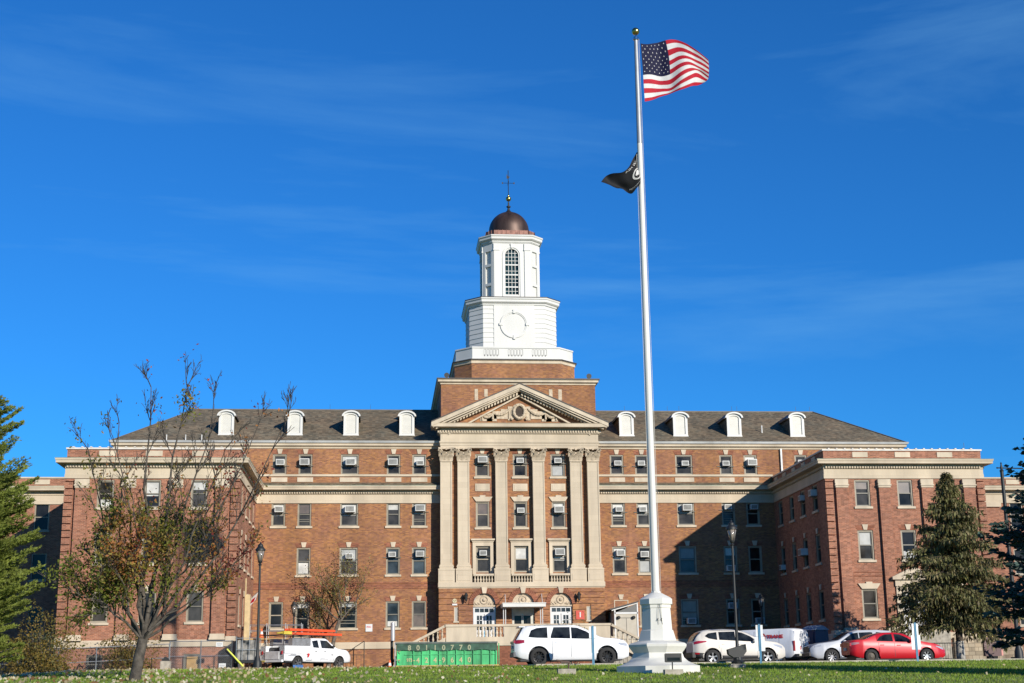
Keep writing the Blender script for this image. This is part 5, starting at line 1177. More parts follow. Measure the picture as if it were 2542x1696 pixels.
m.build('logo_ring', redt, c.o); lettering('TRANE', .12, redt, c.o, (-.035, -.42, .92), (math.pi/2, 0, -math.pi/2), sx=1.1)
m = MB()
for k in range(14):
    a0, a1 = 2*math.pi*k/14, 2*math.pi*(k+1)/14; q = lambda r_, a: (-.03, -.72+r_*math.cos(a)+.9, .95+r_*math.sin(a)); m.quad(q(.05, a0), q(.1, a0), q(.1, a1), q(.05, a1))
m.build('logo_ring', redt, c.o)
# utility truck
sp6 = dict(L=6.1, wr=.41, wheels=(1.25, 4.95), tumble=.2, top=curve([(0, 1.12), (2.35, 1.12), (2.42, 1.88), (2.7, 1.98), (3.9, 1.98), (4.15, 1.88), (4.72, 1.38), (4.9, 1.33), (5.7, 1.26), (6.0, 1.12), (6.1, .95)], .03),
    belt=curve([(0, 1.08), (2.4, 1.30), (4.7, 1.24), (5.6, 1.16), (6.1, .9)]), bot=curve([(0, .55), (2.3, .50), (5.6, .48), (6.1, .52)]), hw=curve([(0, .98), (5.4, .99), (5.9, .92), (6.1, .82)]))
tx, ty = -16.25, -8.6; tz = gz(tx, ty)+.02; c = Car('utility_truck', 'white utility pickup with open service body and ladder rack parked by the left wall', 'truck', (tx, ty, tz), rad(48), white_p, sp6)
c.wheels(rim_s, 6, wide=.7); c.lines([2.45, 3.25, 4.4], .58)
c.patch('side_window', [(2.62, 1.38, 1.78), (3.12, 1.36, 1.84)], g_car); c.patch('side_window', [(3.35, 1.35, 1.84), (3.95, 1.34, 1.82), (4.35, 1.33, 1.52), (4.5, 1.33, 1.38)], g_car); c.topglass('windscreen', 4.05, 4.68, g_car); c.mirror(4.35, 1.42, trim_b); c.handles([(2.8, 1.14), (3.6, 1.14)], chrome)
m = MB()
for s in (-1, 1): m.box(.0, 2.3, *sorted((s*.62, s*1.03)), .98, 1.46); m.box(0, .05, *sorted((s*.62, s*1.03)), .6, 1.46)
m.box(0, .06, -.62, .62, .62, 1.08); m.box(2.25, 2.32, -1, 1, .9, 1.5); sb = m.build('service_body', white_p, c.o)
m = MB()
for s in (-1, 1): m.box(.7, 2.3, *sorted((s*.66, s*1.0)), 1.47, 1.92)
m.build('tool_chest', mat('chest_grey', (.42, .42, .43), .4, .5), c.o); m = MB()
for s in (-1, 1):
    for a, b in ((.78, 1.45), (1.52, 2.2)): m.box(a, b, *sorted((s*.98, s*1.012)), 1.52, 1.88)
m.build('chest_door', mat('chest_light', (.55, .55, .56), .35, .6), c.o)
m = MB()
for x in (.1, 2.35, 4.1):
    for s in (-1, 1): m.tube((x, s*.85, 1.4 if x < 4 else 1.9), (x, s*.85, 2.12), .025, n=6)
    m.tube((x, -.85, 2.12), (x, .85, 2.12), .025, n=6)
for s in (-1, 1): m.tube((-.2, s*.85, 2.12), (4.4, s*.85, 2.12), .025, n=6)
m.build('ladder_rack', trim_b, c.o)
c.box('cargo', (.25, 1.9, -.5, .5, .9, 1.38), mat('cargo_dark', (.07, .07, .07), .8, var=.5, sc=4)); c.box('tailgate', (-.05, .0, -.6, .6, .66, 1.1), mat('gate_white', (.7, .7, .7), .4)); c.box('bumper', (-.15, .02, -.95, .95, .48, .62), white_p)
c.box('licence_plate', (-.17, -.14, .48, .78, .5, .6), mat('plate_yellow', (.6, .5, .12), .5)); c.box('tail_light', (-.06, .0, -.9, -.82, .95, 1.15), red_l); c.box('tail_light', (-.06, .0, .82, .9, .95, 1.15), red_l)
m = MB(); m.prism([(2.0, .78), (2.12, .78), (2.2, .98), (2.1, 1.02), (1.96, .98), (2.04, .92)], -1.045, -1.035); m.build('red_mark', redt, c.o)
gt = mat('text_grey', (.30, .31, .33), .5, var=0)
m = MB()
for (a, b, z) in ((.55, 1.05, .92), (.35, 1.3, .86), (3.2, 3.6, .72), (3.2, 3.9, .66), (1.9, 2.4, .6), (4.0, 4.6, .62)): m.box(a, b, -1.034 if b < 2.5 else -c.side((a+b)/2, z)-.004, -1.03 if b < 2.5 else -c.side((a+b)/2, z)+.004, z, z+.02)
m.build('small_print', gt, c.o); lettering('M', .24, gt, c.o, (4.25, -c.side(4.2, .95)-.008, .92), sx=.8)
# ladders on the rack
orange = mat('ladder_orange', (.85, .10, .03), .5, var=.12, sc=4)
for i, (a, b, y, mt_) in enumerate(((1.3, 5.4, -.5, orange), (1.1, 5.2, -.1, orange))):
    l = thing('ladder', ('orange fibreglass ladder on the near side of the utility truck rack', 'orange fibreglass ladder on the far side of the utility truck rack')[i], 'ladder', (tx, ty, tz), rad(48), 'ladders on the truck rack'); m = MB()
    for s in (-1, 1): m.box(a, b, y+s*.2-.03, y+s*.2+.03, 2.16+.24*(i), 2.30+.24*i)
    m.build('side_rail', mt_, l); m = MB(); x = a+.15
    while x < b: m.tube((x, y-.2, 2.22+.24*i), (x, y+.2, 2.22+.24*i), .018, n=6); x += .3
    m.build('rungs', steel, l)
m = MB(); m.box(.35, 1.05, -.6, -.3, 2.16, 2.36); m.tube((.35, -.45, 2.25), (-.1, -.45, 2.22), .05, n=7)
l = link('ladder_end', m.mesh('duct', mat('yellow_bundle', (.62, .48, .06), .6, var=.2)), None, (tx, ty, tz), rad(48)); l.name = 'yellow_bundle'; tag(l, 'yellow bundle strapped to the rear of the truck rack', 'bundle')
# ------------------------------------------------------------------ flagpole, pedestal, flags
FX, FY = .20, -48.3; fz = gz(FX, FY)
def orot(s, h, a, c):
    return [(c[0]+x*math.cos(a)-y*math.sin(a), c[1]+x*math.sin(a)+y*math.cos(a)) for x, y in oct_path(s, h, (0, 0))]
PL = [(0, 1.33, .74), (.26, 1.33, .74), (.27, 1.27, .72), (.33, 1.13, .62), (.42, .98, .52), (.55, .86, .44), (.72, .82, .40), (.83, .90, .44), (.93, .97, .47), (1.0, .98, .47), (1.05, .93, .44), (1.11, .72, .34), (1.14, .64, .31), (1.5, .56, .25), (1.52, .53, .23), (2.28, .49, .21), (2.29, .515, .22), (2.40, .515, .22), (2.42, .57, .24), (2.6, .57, .24), (2.66, .50, .21), (2.84, .17, .08), (2.90, .15, .07)]
pt_ = thing('stone_pedestal', 'white painted stepped octagonal pedestal under the flagpole on the lawn', 'pedestal', (FX, FY, fz-.05))
m = MB(); ang = rad(33); vs = []
for z, s, h in PL: vs += [(x, y, z) for x, y in orot(s, h, ang, (0, 0))]
n = 8; m.add(vs, [(j*n+i, j*n+(i+1) % n, (j+1)*n+(i+1) % n, (j+1)*n+i) for j in range(len(PL)-1) for i in range(n)]); m.build('pedestal', whitem, pt_, 25)
m = MB()
for i in range(-1, 1):
    a = -1.45+.12*i*2; c_ = (.53*math.cos(a), .53*math.sin(a))
    m.tube((c_[0], c_[1]-.03, 1.82), (c_[0], c_[1]-.03, 1.92), .011, n=6); m.tube((c_[0]-.03, c_[1]-.05, 1.84), (c_[0]+.02, c_[1]-.05, 1.92), .007, n=5); m.tube((c_[0], c_[1]-.04, 1.9), (c_[0]+.03, c_[1]-.04, 1.70), .006, n=4); m.tube((c_[0], c_[1]-.04, 1.9), (.1*c_[0], c_[1]-.02, 2.6), .006, n=4)
m.build('rope_cleats', iron, pt_)
fp = thing('flagpole', 'tall white flagpole with gold ball finial', 'flagpole', (FX, FY, fz))
m = MB(); zt = 25.05-fz; zm = 20.6-fz
m.tube((0, 0, 2.75), (0, 0, zm), .145, .100, 20, False); m.build('pole', white, fp, True)
m = MB(); m.tube((0, 0, zm-.02), (0, 0, zt), .105, .075, 16, False); m.build('upper_pole', mat('pole_silver', (.36, .38, .41), .5, .3, var=.1), fp, True)
m = MB(); m.lathe([(.09, zt-.12), (.11, zt-.1), (.11, zt), (.05, zt+.02), (.04, zt+.12)], n=12); m.box(-.12, .12, -.03, .03, zt-.08, zt-.03); m.build('truck', chrome, fp)
m = MB(); m.sphere((0, 0, zt+.26), .155, 20, 12); m.build('ball', gold, fp, True)
m = MB(); m.tube((.19, 0, 2.3), (.12, 0, zt-.05), .009, n=4); m.tube((-.16, -.05, 2.3), (-.13, 0, 19.6), .009, n=4); m.build('halyard', mat('rope', (.55, .53, .48), .8), fp)
# cloth mapped from control rows measured on the real flag (metres right of / above the pole top)
def bez(rows, u, v):
    def cr(P, t):
        n = len(P)-1; t = min(max(t, 0), 1)*n; i = min(int(t), n-1); f = t-i; p = [np.array(P[max(0, min(n, i+k))], float) for k in (-1, 0, 1, 2)]
        return .5*((2*p[1])+(-p[0]+p[2])*f+(2*p[0]-5*p[1]+4*p[2]-p[3])*f*f+(-p[0]+3*p[1]-3*p[2]+p[3])*f**3)
    return cr([cr(r, u) for r in rows], v)
def cv(px, py):      # plane coordinates of the flag, metres
    return ((px-430)*.00463, (120-py)*.00493)
def rowsof(tab, depth):
    return [[(cv(x, y)[0]+(y-120)*-.00017*0, d, cv(x, y)[1]) for (x, y), d in zip(r, dr)] for r, dr in zip(tab, depth)]
US = [[(470, 222), (545, 220), (610, 200), (690, 180), (775, 175), (850, 218), (935, 290), (1032, 385)],
      [(476, 345), (560, 345), (640, 345), (712, 330), (800, 300), (880, 325), (960, 370), (1040, 430)],
      [(482, 475), (565, 465), (650, 472), (715, 460), (800, 420), (880, 405), (960, 440), (1043, 480)],
      [(484, 600), (565, 590), (650, 592), (720, 590), (800, 545), (880, 500), (950, 475), (1040, 520)],
      [(487, 725), (560, 700), (640, 668), (715, 652), (790, 640), (870, 612), (940, 580), (1000, 545)]]
DP = [[.3*math.sin(u*5.2+v*1.3)*min(1, u*1.6)+.1*math.sin(u*11-v*2)*u for u in np.linspace(0, 1, 8)] for v in np.linspace(0, 1, 5)]
R_US = rowsof(US, DP)
def clothmat(name, col): return leafmat(name, col, .18, .06, 6, .75)
cr_, cw_, cb_ = clothmat('flag_red', (.52, .012, .03)), clothmat('flag_white', (.80, .78, .74)), clothmat('flag_navy', (.005, .006, .040))
top = Vector((FX, FY, 25.05+.26))
fl = thing('us_flag', 'large American flag flying from the top of the flagpole', 'flag', top)
nu, nv = 60, 39
def grid_mesh(rows, u0, u1, v0, v1, nu, nv, off=0):
    V = []; 
    for j in range(nv+1):
        for i in range(nu+1):
            u, v = u0+(u1-u0)*i/nu, v0+(v1-v0)*j/nv; p = bez(rows, u, v); V.append((p[0], p[1]+off+.02*math.sin(u*24+v*5), p[2]))
    F = [(j*(nu+1)+i, j*(nu+1)+i+1, (j+1)*(nu+1)+i+1, (j+1)*(nu+1)+i) for j in range(nv) for i in range(nu)]; return V, F
V, F = grid_mesh(R_US, 0, 1, 0, 1, nu, nv); m = MB(); m.v = V; m.f = [list(f) for f in F]
m.m = [2 if (k % nu) < nu*.43 and (k//nu) < nv*7/13-1e-6 else ((k//nu)*13//nv) % 2 for k in range(len(F))]
FLM = m.build('cloth', [cr_, cw_, cb_], fl, True)
m = MB()
for r in range(9):
    for q in range(6 if r % 2 == 0 else 5):
        cu = (.43/12)*(1+2*q+(r % 2)); cvv = (7/13/10)*(r+1)
        for off in (-.012, .012):
            pts = []
            for k in range(10):
                rr2 = (.012 if k % 2 == 0 else .005); a = -math.pi/2+math.pi*k/5; u_, v_ = cu+rr2*.75*math.cos(a), cvv+rr2*1.25*math.sin(a); p = bez(R_US, max(.001, u_), max(0, v_)); pts.append((p[0], p[1]+off+.02*math.sin(u_*24+v_*5), p[2]))
            m.add(pts, [tuple(range(10))])
m.build('stars', cw_, fl)
BK = [[(447, 1085), (405, 1150), (365, 1215), (325, 1290), (270, 1333), (190, 1333), (140, 1345), (95, 1403)],
      [(448, 1160), (425, 1215), (395, 1270), (360, 1310), (300, 1350), (215, 1370), (165, 1400), (120, 1415)],
      [(446, 1250), (430, 1290), (410, 1325), (380, 1360), (320, 1400), (240, 1410), (190, 1430), (160, 1435)],
      [(440, 1340), (432, 1365), (420, 1385), (395, 1410), (345, 1440), (270, 1440), (230, 1455), (195, 1455)],
      [(428, 1390), (424, 1410), (415, 1430), (390, 1455), (350, 1490), (285, 1455), (250, 1455), (212, 1467)]]
DB = [[.18*math.sin(u*9+v*2)*min(1, u*2+.2) for u in np.linspace(0, 1, 8)] for v in np.linspace(0, 1, 5)]
R_BK = rowsof(BK, DB)
fb = thing('black_flag', 'black flag with a white emblem drooping from the flagpole below the American flag', 'flag', top)
V, F = grid_mesh(R_BK, 0, 1, 0, 1, 40, 26); m = MB(); m.v = V; m.f = [list(f) for f in F]; m.m = [0]*len(F); cbk = clothmat('flag_black', (.018, .018, .020)); m.build('cloth', cbk, fb, True)
m = MB(); pm_ = lambda u, v, o: (lambda p: (p[0], p[1]+o+.02*math.sin(u*24+v*5), p[2]))(bez(R_BK, u, v))
for o in (-.015, .015):
    for k in range(28):
        a0, a1 = 2*math.pi*k/28, 2*math.pi*(k+1)/28; g_ = lambda r_, a: pm_(.34+r_*.8*math.cos(a), .50+r_*math.sin(a), o); m.add([g_(.15, a0), g_(.19, a0), g_(.19, a1), g_(.15, a1)], [(0, 1, 2, 3)])
    m.add([pm_(.34+.08*math.cos(a)+.02*math.sin(3*a), .47+.09*math.sin(a), o) for a in np.linspace(0, 6.0, 16)], [tuple(range(16))]); m.add([pm_(x, y, o) for x, y in ((.28, .56), (.40, .56), (.44, .61), (.24, .61))], [(0, 1, 2, 3)])
em = m.build('emblem', cw_, fb)
tm = text_mesh('POW  MIA', 1.0, 0)
me2 = bpy.data.meshes.new('lettering'); vs = [v.co for v in tm.vertices]; x0, x1 = min(v.x for v in vs), max(v.x for v in vs)
me2.from_pydata([pm_(.12+.44*(v.x-x0)/(x1-x0), .16-.11*v.y, -.016) for v in vs], [], [list(p.vertices) for p in tm.polygons]); me2.materials.append(cw_); link('lettering', me2, fb)
tm = text_mesh('YOU ARE NOT FORGOTTEN', 1.0, 0); me2 = bpy.data.meshes.new('lettering'); vs = [v.co for v in tm.vertices]; x0, x1 = min(v.x for v in vs), max(v.x for v in vs)
me2.from_pydata([pm_(.08+.52*(v.x-x0)/(x1-x0), .84-.07*v.y, -.016) for v in vs], [], [list(p.vertices) for p in tm.polygons]); me2.materials.append(cw_); link('lettering', me2, fb)
# floodlights round the pole
def block(x, y, a, w_, d, h, parent):
    m = MB(); m.box(-w_/2, w_/2, -d/2, d/2, -.1, h); m.build('concrete_block', conc, parent)
x, y = -3.22, -49.2; t = thing('floodlight', 'low rusty floodlight arm on a concrete block left of the flagpole base', 'floodlight', (x, y, gz(x, y))); block(x, y, 0, .62, .35, .18, t)
m = MB(); m.tube((.08, 0, .18), (.08, 0, .42), .03, n=6); m.tube((.1, 0, .42), (-.35, -.05, .47), .02, .035, n=6); m.box(-.2, .12, -.05, .05, .38, .43); m.build('fixture', mat('rust_brown', (.10, .06, .045), .7), t)
x, y = .18, -51.0; t = thing('floodlight', 'black box floodlight on a concrete block in front of the flagpole base', 'floodlight', (x, y, gz(x, y))); block(x, y, 0, .62, .35, .17, t)
m = MB(); m.tube((-.02, 0, .17), (-.02, 0, .42), .02, n=6); m.box(-.26, .26, -.12, .10, .42, .68); m.box(-.28, .28, -.15, -.12, .40, .70); fo = m.build('fixture', iron, t); m = MB(); m.box(-.22, .22, -.155, -.15, .45, .56); m.build('lens', g_dark, fo)
x, y = 4.0, -44.5; t = thing('floodlight', 'dark bowl shaped floodlight on a concrete block at the foot of the lamp post', 'floodlight', (x, y, gz(x, y))); block(x, y, 0, .58, .4, .16, t)
m = MB(); m.lathe([(.20, .16), (.22, .24), (.10, .32), (.10, .40)], n=12); m.prism([(-.36, .70), (.34, .90), (.36, .62), (.2, .42), (-.15, .40), (-.34, .52)], -.16, .16); m.build('fixture', iron, t)
# lamp posts
def lamp(x, y, h, label, sc=1., lantern=True, gname='lamp posts'):
    z = gz(x, y); t = thing('lamp_post', label, 'street lamp', (x, y, z), group=gname); m = MB()
    m.lathe([(.26, 0), (.26, .10), (.20, .14), (.19, .42), (.15, .50), (.12, .62), (.075, .72), (.07, 1.0)], n=14); m.tube((0, 0, .9), (0, 0, h-1.08*sc), .068, .05, 12, False); m.lathe([(.07, h-1.12*sc), (.09, h-1.08*sc), (.05, h-1.02*sc)], n=10); m.build('post', iron, t, 40)
    z0 = h-1.02*sc; k = sc
    m = MB(); m.lathe([(.05, z0), (.10, z0+.05*k), (.11, z0+.12*k), (.06, z0+.14*k)], n=10)
    for i in range(6): a = math.pi*i/3; m.tube((.10*k*math.cos(a), .10*k*math.sin(a), z0+.12*k), (.215*k*math.cos(a), .215*k*math.sin(a), z0+.62*k), .012, n=4)
    m.lathe([(.235*k, z0+.60*k), (.24*k, z0+.66*k), (.17*k, z0+.76*k), (.13*k, z0+.80*k), (.13*k, z0+.88*k), (.05*k, z0+.94*k), (.02*k, z0+1.02*k)], n=14); m.tube((-.26*k, 0, z0+.66*k), (.26*k, 0, z0+.66*k), .015, n=4); lo = m.build('lantern', iron, t, 40)
    m = MB(); m.lathe([(.085*k, z0+.13*k), (.20*k, z0+.60*k)], n=12); m.build('lantern_glass', mat('lamp_glass', (.30, .26, .22), .12, var=.15, coat=.5), lo, True); return t
lamp(-15.42, -30, 6.05, 'black lantern lamp post standing in front of the utility truck')
lamp(5.6, -38.2, 6.15, 'dark green lantern lamp post standing in front of the beige SUV')
lamp(-15.3, -3.4, 4.45, 'shorter black lantern lamp post close to the wall behind the utility truck', .9)
lamp(14.8, -8, 4.5, 'shorter lantern lamp post in the shaded corner behind the cargo van', .9)
x, y = 20.9, -32; z = gz(x, y); t = thing('lamp_post', 'tall dark pole with a finial and crossarm beside the spruce at the right edge', 'street lamp', (x, y, z), group='lamp posts')
h = 9.6; m = MB(); m.lathe([(.30, 0), (.30, .1), (.22, .15), (.20, .5), (.13, .7), (.11, 1.0)], n=14); m.tube((0, 0, .9), (0, 0, h-.35), .10, .085, 12, False); m.lathe([(.10, h-.4), (.11, h-.36), (.06, h-.3), (.07, h-.22), (.05, h-.12), (.03, h-.05), (.045, h), (.005, h+.08)], n=10); m.build('post', iron, t, 40)
m = MB(); m.tube((-.22, 0, h-.22), (1.1, 0, h-.25), .03, n=6); m.sphere((-.22, 0, h-.22), .045, 6, 4); m.build('crossarm', iron, t)
m = MB(); m.lathe([(.05, -.1), (.24, -.25), (.22, -.45), (.05, -.6)], (1.1, 0, h-.25), 10); m.build('lamp_head', iron, t)
# wall lanterns at the entrance
for s, w_ in ((-1, 'left'), (1, 'right')):
    t = thing('wall_lantern', 'black wall lantern beside the %s arch of the entrance' % w_, 'lantern', (3.86*s, YB, 6.1), group='wall lanterns at the entrance'); m = MB()
    m.tube((0, 0, -.05), (0, -.38, .1), .025, n=6); m.tube((0, 0, -.4), (0, -.3, -.12), .02, n=6); m.lathe([(.03, -.28), (.08, -.2), (.13, .12), (.16, .14), (.08, .26), (.02, .36)], (0, -.4, .02), 8); m.box(-.06, .06, -.03, 0, -.42, .1); m.build('bracket_lantern', iron, t)
for s, w_ in ((-1, 'left'), (1, 'right')):
    t = thing('roof_horn', 'black horn loudspeaker on the %s corner of the brick tower base' % w_, 'loudspeaker', (5.12*s+.05, .1, 21.52), group='roof loudspeakers'); m = MB()
    m.tube((0, 0, 0), (0, 0, .22), .03, n=6); m.box(-.13, .13, -.1, .1, 0, .05); m.build('stand', steel, t); m = MB(); m.tube((0, .16, .34), (0, -.16, .34), .08, .19, 12); m.sphere((0, .14, .34), .12, 8, 6); m.build('horn', iron, t)
# ---- signs
t = thing('number_sign', 'square red sign with a white number one right of the entrance', 'sign', (3.95, YB-.06, 4.9)); m = MB(); m.box(-.29, .29, -.06, -.03, -.3, .3); pn_ = m.build('sign_panel', mat('number_red', (.62, .07, .04), .5, var=.03), t); lettering('1', .46, white, pn_, (0, -.066, 0), sx=1.1, bold=.015)  # panel red is slightly more orange than the lettering red
t = thing('shelter_sign', 'round fallout shelter sign with a small plate left of the entrance', 'sign', (-4.62, YB-.05, 5.85)); m = MB(); m.prism([(.15*math.cos(a*.3142), .06+.15*math.sin(a*.3142)) for a in range(20)], -.05, -.035); pn_ = m.build('disc', mat('sign_cream', (.66, .58, .36), .5), t)
m = MB()
for k in range(3): a = math.pi/2+k*2.094+math.pi; m.prism([(.02*math.cos(a), .06+.02*math.sin(a)), (.11*math.cos(a-.5), .06+.11*math.sin(a-.5)), (.11*math.cos(a+.5), .06+.11*math.sin(a+.5))], -.054, -.05)
m.build('symbol', mat('sign_brown', (.28, .20, .08), .5), pn_); m = MB(); m.box(-.17, .17, -.05, -.035, -.24, -.13); m.build('plate', frame_w, t)
t = thing('small_sign', 'small white sign with red letters on the left wall beside the small tree', 'sign', (-10.4, 0, 4.22)); m = MB(); m.box(-.23, .23, -.05, -.03, -.25, .25); pn_ = m.build('sign_panel', frame_w, t); lettering('FDC', .17, redt, pn_, (0, -.056, .05), bold=.004)
# parking signs on blue posts
bluep = mat('post_blue', (.06, .25, .42), .5, var=.1); signb = mat('sign_back', (.72, .74, .74), .4, .1, var=.06)
for i, (x, y, lab, up_) in enumerate(((-.30, -36.6+.4, 'parking sign on a blue post in front of the white SUV', 1), (7.1, -38.4, 'parking sign on a blue post in front of the beige SUV', 0), (14.15, -38.6, 'parking sign on a blue post in front of the red sedan', 1))):
    y = -38.4; x = (-.68, 6.55, 13.45)[i]; z = gz(x, y); t = thing('parking_sign', lab, 'sign', (x, y, z), rad((4, -2, 10)[i]), 'parking signs along the drive'); m = MB()
    m.box(-.045, -.015, -.03, .0, -.1, 1.66); m.box(.015, .045, -.03, .0, -.1, 1.66); m.box(-.015, .015, -.012, .0, -.1, 1.66); m.build('post', bluep, t)
    m = MB(); m.box(-.15, .15, .004, .012, 1.13, 1.62); m.build('sign_panel', signb, t); m = MB(); m.box(-.22, .22, .004, .012, .52, 1.12); m.build('sign_panel', signb, t)
# maroon directory sign on the right
x, y = 25.3, -18.8; z = gz(x, y); t = thing('directory_sign', 'maroon directory sign with pale lettering under the spruces on the right', 'sign', (x, y, z), rad(6))
mar = mat('sign_maroon', (.075, .018, .018), .5, var=.08); m = MB(); m.box(-.55, .5, -.08, .08, .35, 1.62); m.box(-.05, .5, -.08, .08, 1.62, 1.9); pn_ = m.build('sign_panel', mar, t); m = MB(); m.box(-.35, .25, -.1, .1, -.1, .35); m.build('footing', blk, t)
m = MB(); m.box(.52, .62, -.06, .06, .38, 1.64); m.build('pink_post', mat('pink_post', (.62, .26, .22), .6), t)
m = MB(); m.box(-.48, .08, -.086, -.08, 1.42, 1.47); m.build('gold_bar', gold, pn_)
for k, tx_ in enumerate(('MAIN ENTRANCE', 'ADMISSIONS  CENTER', 'BUILDING DIRECTORY')): lettering(tx_, .085, mat('sign_text', (.45, .36, .34), .6, var=0), pn_, (-.08, -.086, 1.25-.13*k))
m = MB(); m.box(25.9, 26.8, -20.4, -19.8, gz(26, -20)-.1, gz(26, -20)+.28); tag(m.build('stone_slab', conc), 'low pale stone slab on the grass beside the maroon sign', 'stone')
# stone retaining wall by the right wing
m = MB(); m.box(25.2, 29.5, -13.6, -13.2, 1.0, 2.75); tag(m.build('stone_wall', brick_mat('rubble', (.48, .40, .28), (.38, .30, .20), (.25, .2, .14), w_=.42, h_=.24, ms=.02)), 'rubble stone retaining wall at the foot of the right wing', 'wall')
t = thing('metal_railing', 'black metal railing running down steps right of the red sedan', 'railing', (0, 0, 0)); m = MB()
ry = -15.5; zz = gz(22, ry)
for x0, x1, za, zb in ((20.6, 21.9, .35, 1.15), (21.9, 24.6, 1.15, 1.15), (16.9, 19.6, 1.1, 1.1)):
    m.tube((x0, ry, zz+za), (x1, ry, zz+zb), .03, n=5); m.tube((x0, ry, zz+za-.75), (x1, ry, zz+zb-.95), .02, n=5)
    k = x0
    while k < x1: f = (k-x0)/(x1-x0); m.tube((k, ry, zz+.1), (k, ry, zz+za+(zb-za)*f), .012, n=4); k += .16
for x in (20.6, 21.9, 24.6, 19.6): m.tube((x, ry, zz), (x, ry, zz+1.2), .035, n=5)
m.build('rails', iron, t)
m = MB(); m.box(19.95, 20.15, -16.1, -15.95, zz, zz+1.1); tag(m.build('yellow_bollard', mat('ochre', (.45, .30, .06), .6)), 'ochre bollard standing behind the bonnet of the red sedan', 'bollard')
# portable toilet
x, y = 16.35, -14.2; z = gz(x, y)+.02; t = thing('portable_toilet', 'blue portable toilet with a pale ribbed roof behind the security SUV', 'portable toilet', (x, y, z), rad(28))
bl = mat('potty_blue', (.02, .045, .10), .5, var=.1); m = MB(); m.box(-.55, .55, -.55, .55, .05, 1.98); m.build('cabin', bl, t)
m = MB(); n = 9
arc_ = [(-.60+1.2*k/12, 1.98+.26*math.sin(math.pi*k/12)) for k in range(13)]; m.prism(arc_, -.6, .6); 
for k in range(4): y_ = -.45+.3*k; m.prism([(a_*1.0, b_+.03) for a_, b_ in arc_[1:-1]]+[(.5, 2.0), (-.5, 2.0)], y_-.05, y_+.05)
m.build('roof', mat('potty_roof', (.27, .33, .40), .6), t); m = MB(); m.box(-.58, -.555, -.42, .42, .15, 1.85); dr_ = m.build('door', mat('potty_door', (.035, .07, .13), .5), t); m = MB(); m.box(-.59, -.58, -.12, .06, 1.3, 1.55); m.build('door_plate', frame_w, dr_)
# dumpster
y0 = -8.6; x0, x1 = -8.75, -2.35; z = gz(-5, y0); t = thing('roll_off_dumpster', 'long green roll off dumpster with cream numbers in front of the entrance stairs', 'dumpster', (x0, y0, z+.16), rad(.4))
grn = mat('dumpster_green', (.05, .46, .15), .55, var=.4, sc=2.2, streak=True); L_ = x1-x0; m = MB()
m.box(.15, L_, .08, .14, .05, 1.42); m.box(.15, L_, 2.2, 2.26, .05, 1.42); m.box(L_-.06, L_, .14, 2.2, .05, 1.42); m.box(.15, .2, .14, 2.2, .05, 1.42); m.box(.15, L_, .08, 2.26, .0, .06)
m.build('container', grn, t)
m = MB()
for k in range(12): x = .62+k*.533 if k else .15; m.box(x, x+.055, .0, .08, .05, 1.36)
m.box(.62, L_, .03, .08, .68, .72); m.box(L_-.1, L_, -.01, .08, .05, 1.36); m.build('ribs', grn, t)
m = MB(); m.box(.05, L_+.03, -.06, .16, 1.36, 1.46); m.box(.05, L_+.03, 2.18, 2.3, 1.36, 1.46); m.build('top_rail', mat('rail_grey', (.10, .13, .11), .6, var=.3), t)
m = MB(); m.box(.1, L_+.1, -.02, .10, -.02, .05); m.build('yellow_runner', mat('runner_yellow', (.55, .40, .10), .6, var=.3), t)
m = MB(); m.box(.0, .06, -.05, .0, -.15, 1.45); m.tube((.06, .0, 1.05), (.34, .06, .75), .02, n=4); m.tube((.06, 0, .5), (.34, .06, .2), .02, n=4); m.build('door_post', steel, t)
m = MB()
for zz in (.9, .35): m.box(.08, .36, .02, .07, zz, zz+.07)
m.build('hinge', mat('hinge_tan', (.40, .34, .16), .6), t)
cream = mat('stencil_cream', (.50, .49, .24), .6, var=.1)
for i, ch in enumerate('900007 70'.replace(' ', '')): pass
for i, ch in enumerate(('8', '0', '1', '1', '0', '7', '7', '0')): lettering(ch, .42, cream if i < 0 else mat('stencil_dull', (.36, .37, .22), .6, var=.1), t, (.925+.533*i, -.022, 1.1), name='numeral', bold=.012)
lettering('973', .28, cream, t, (.93, .06, .36), name='numeral', bold=.008, sx=.85)
m = MB(); rg_ = random.Random(4)
for k in range(48): a = .15+k*(L_-.15)/48; b = a+(L_-.15)/48; z0_ = .95+.03*math.sin(k*.5)+rg_.uniform(-.012, .012); m.quad((a, -.018, z0_), (b, -.018, z0_), (b, -.018, 1.37), (a, -.018, 1.37))
m.build('tarp', mat('tarp_mesh', (.045, .11, .07), .8, var=.3), t)
for i, ch in enumerate(('4', '2', '4', '9', '6', '4', '0')): lettering(ch, .44, cream, t, (1.46+.533*i, .06, .34), name='numeral', bold=.008)
lettering('-', .3, cream, t, (1.22, -.008, .36), name='numeral', bold=.012); lettering('-', .3, cream, t, (2.82, -.008, .36), name='numeral', bold=.012)
m = MB(); m.box(L_-.45, L_-.2, .06, .075, .92, 1.0); m.box(L_-.45, L_-.2, .06, .075, 1.08, 1.14); m.build('sticker', cream, t)
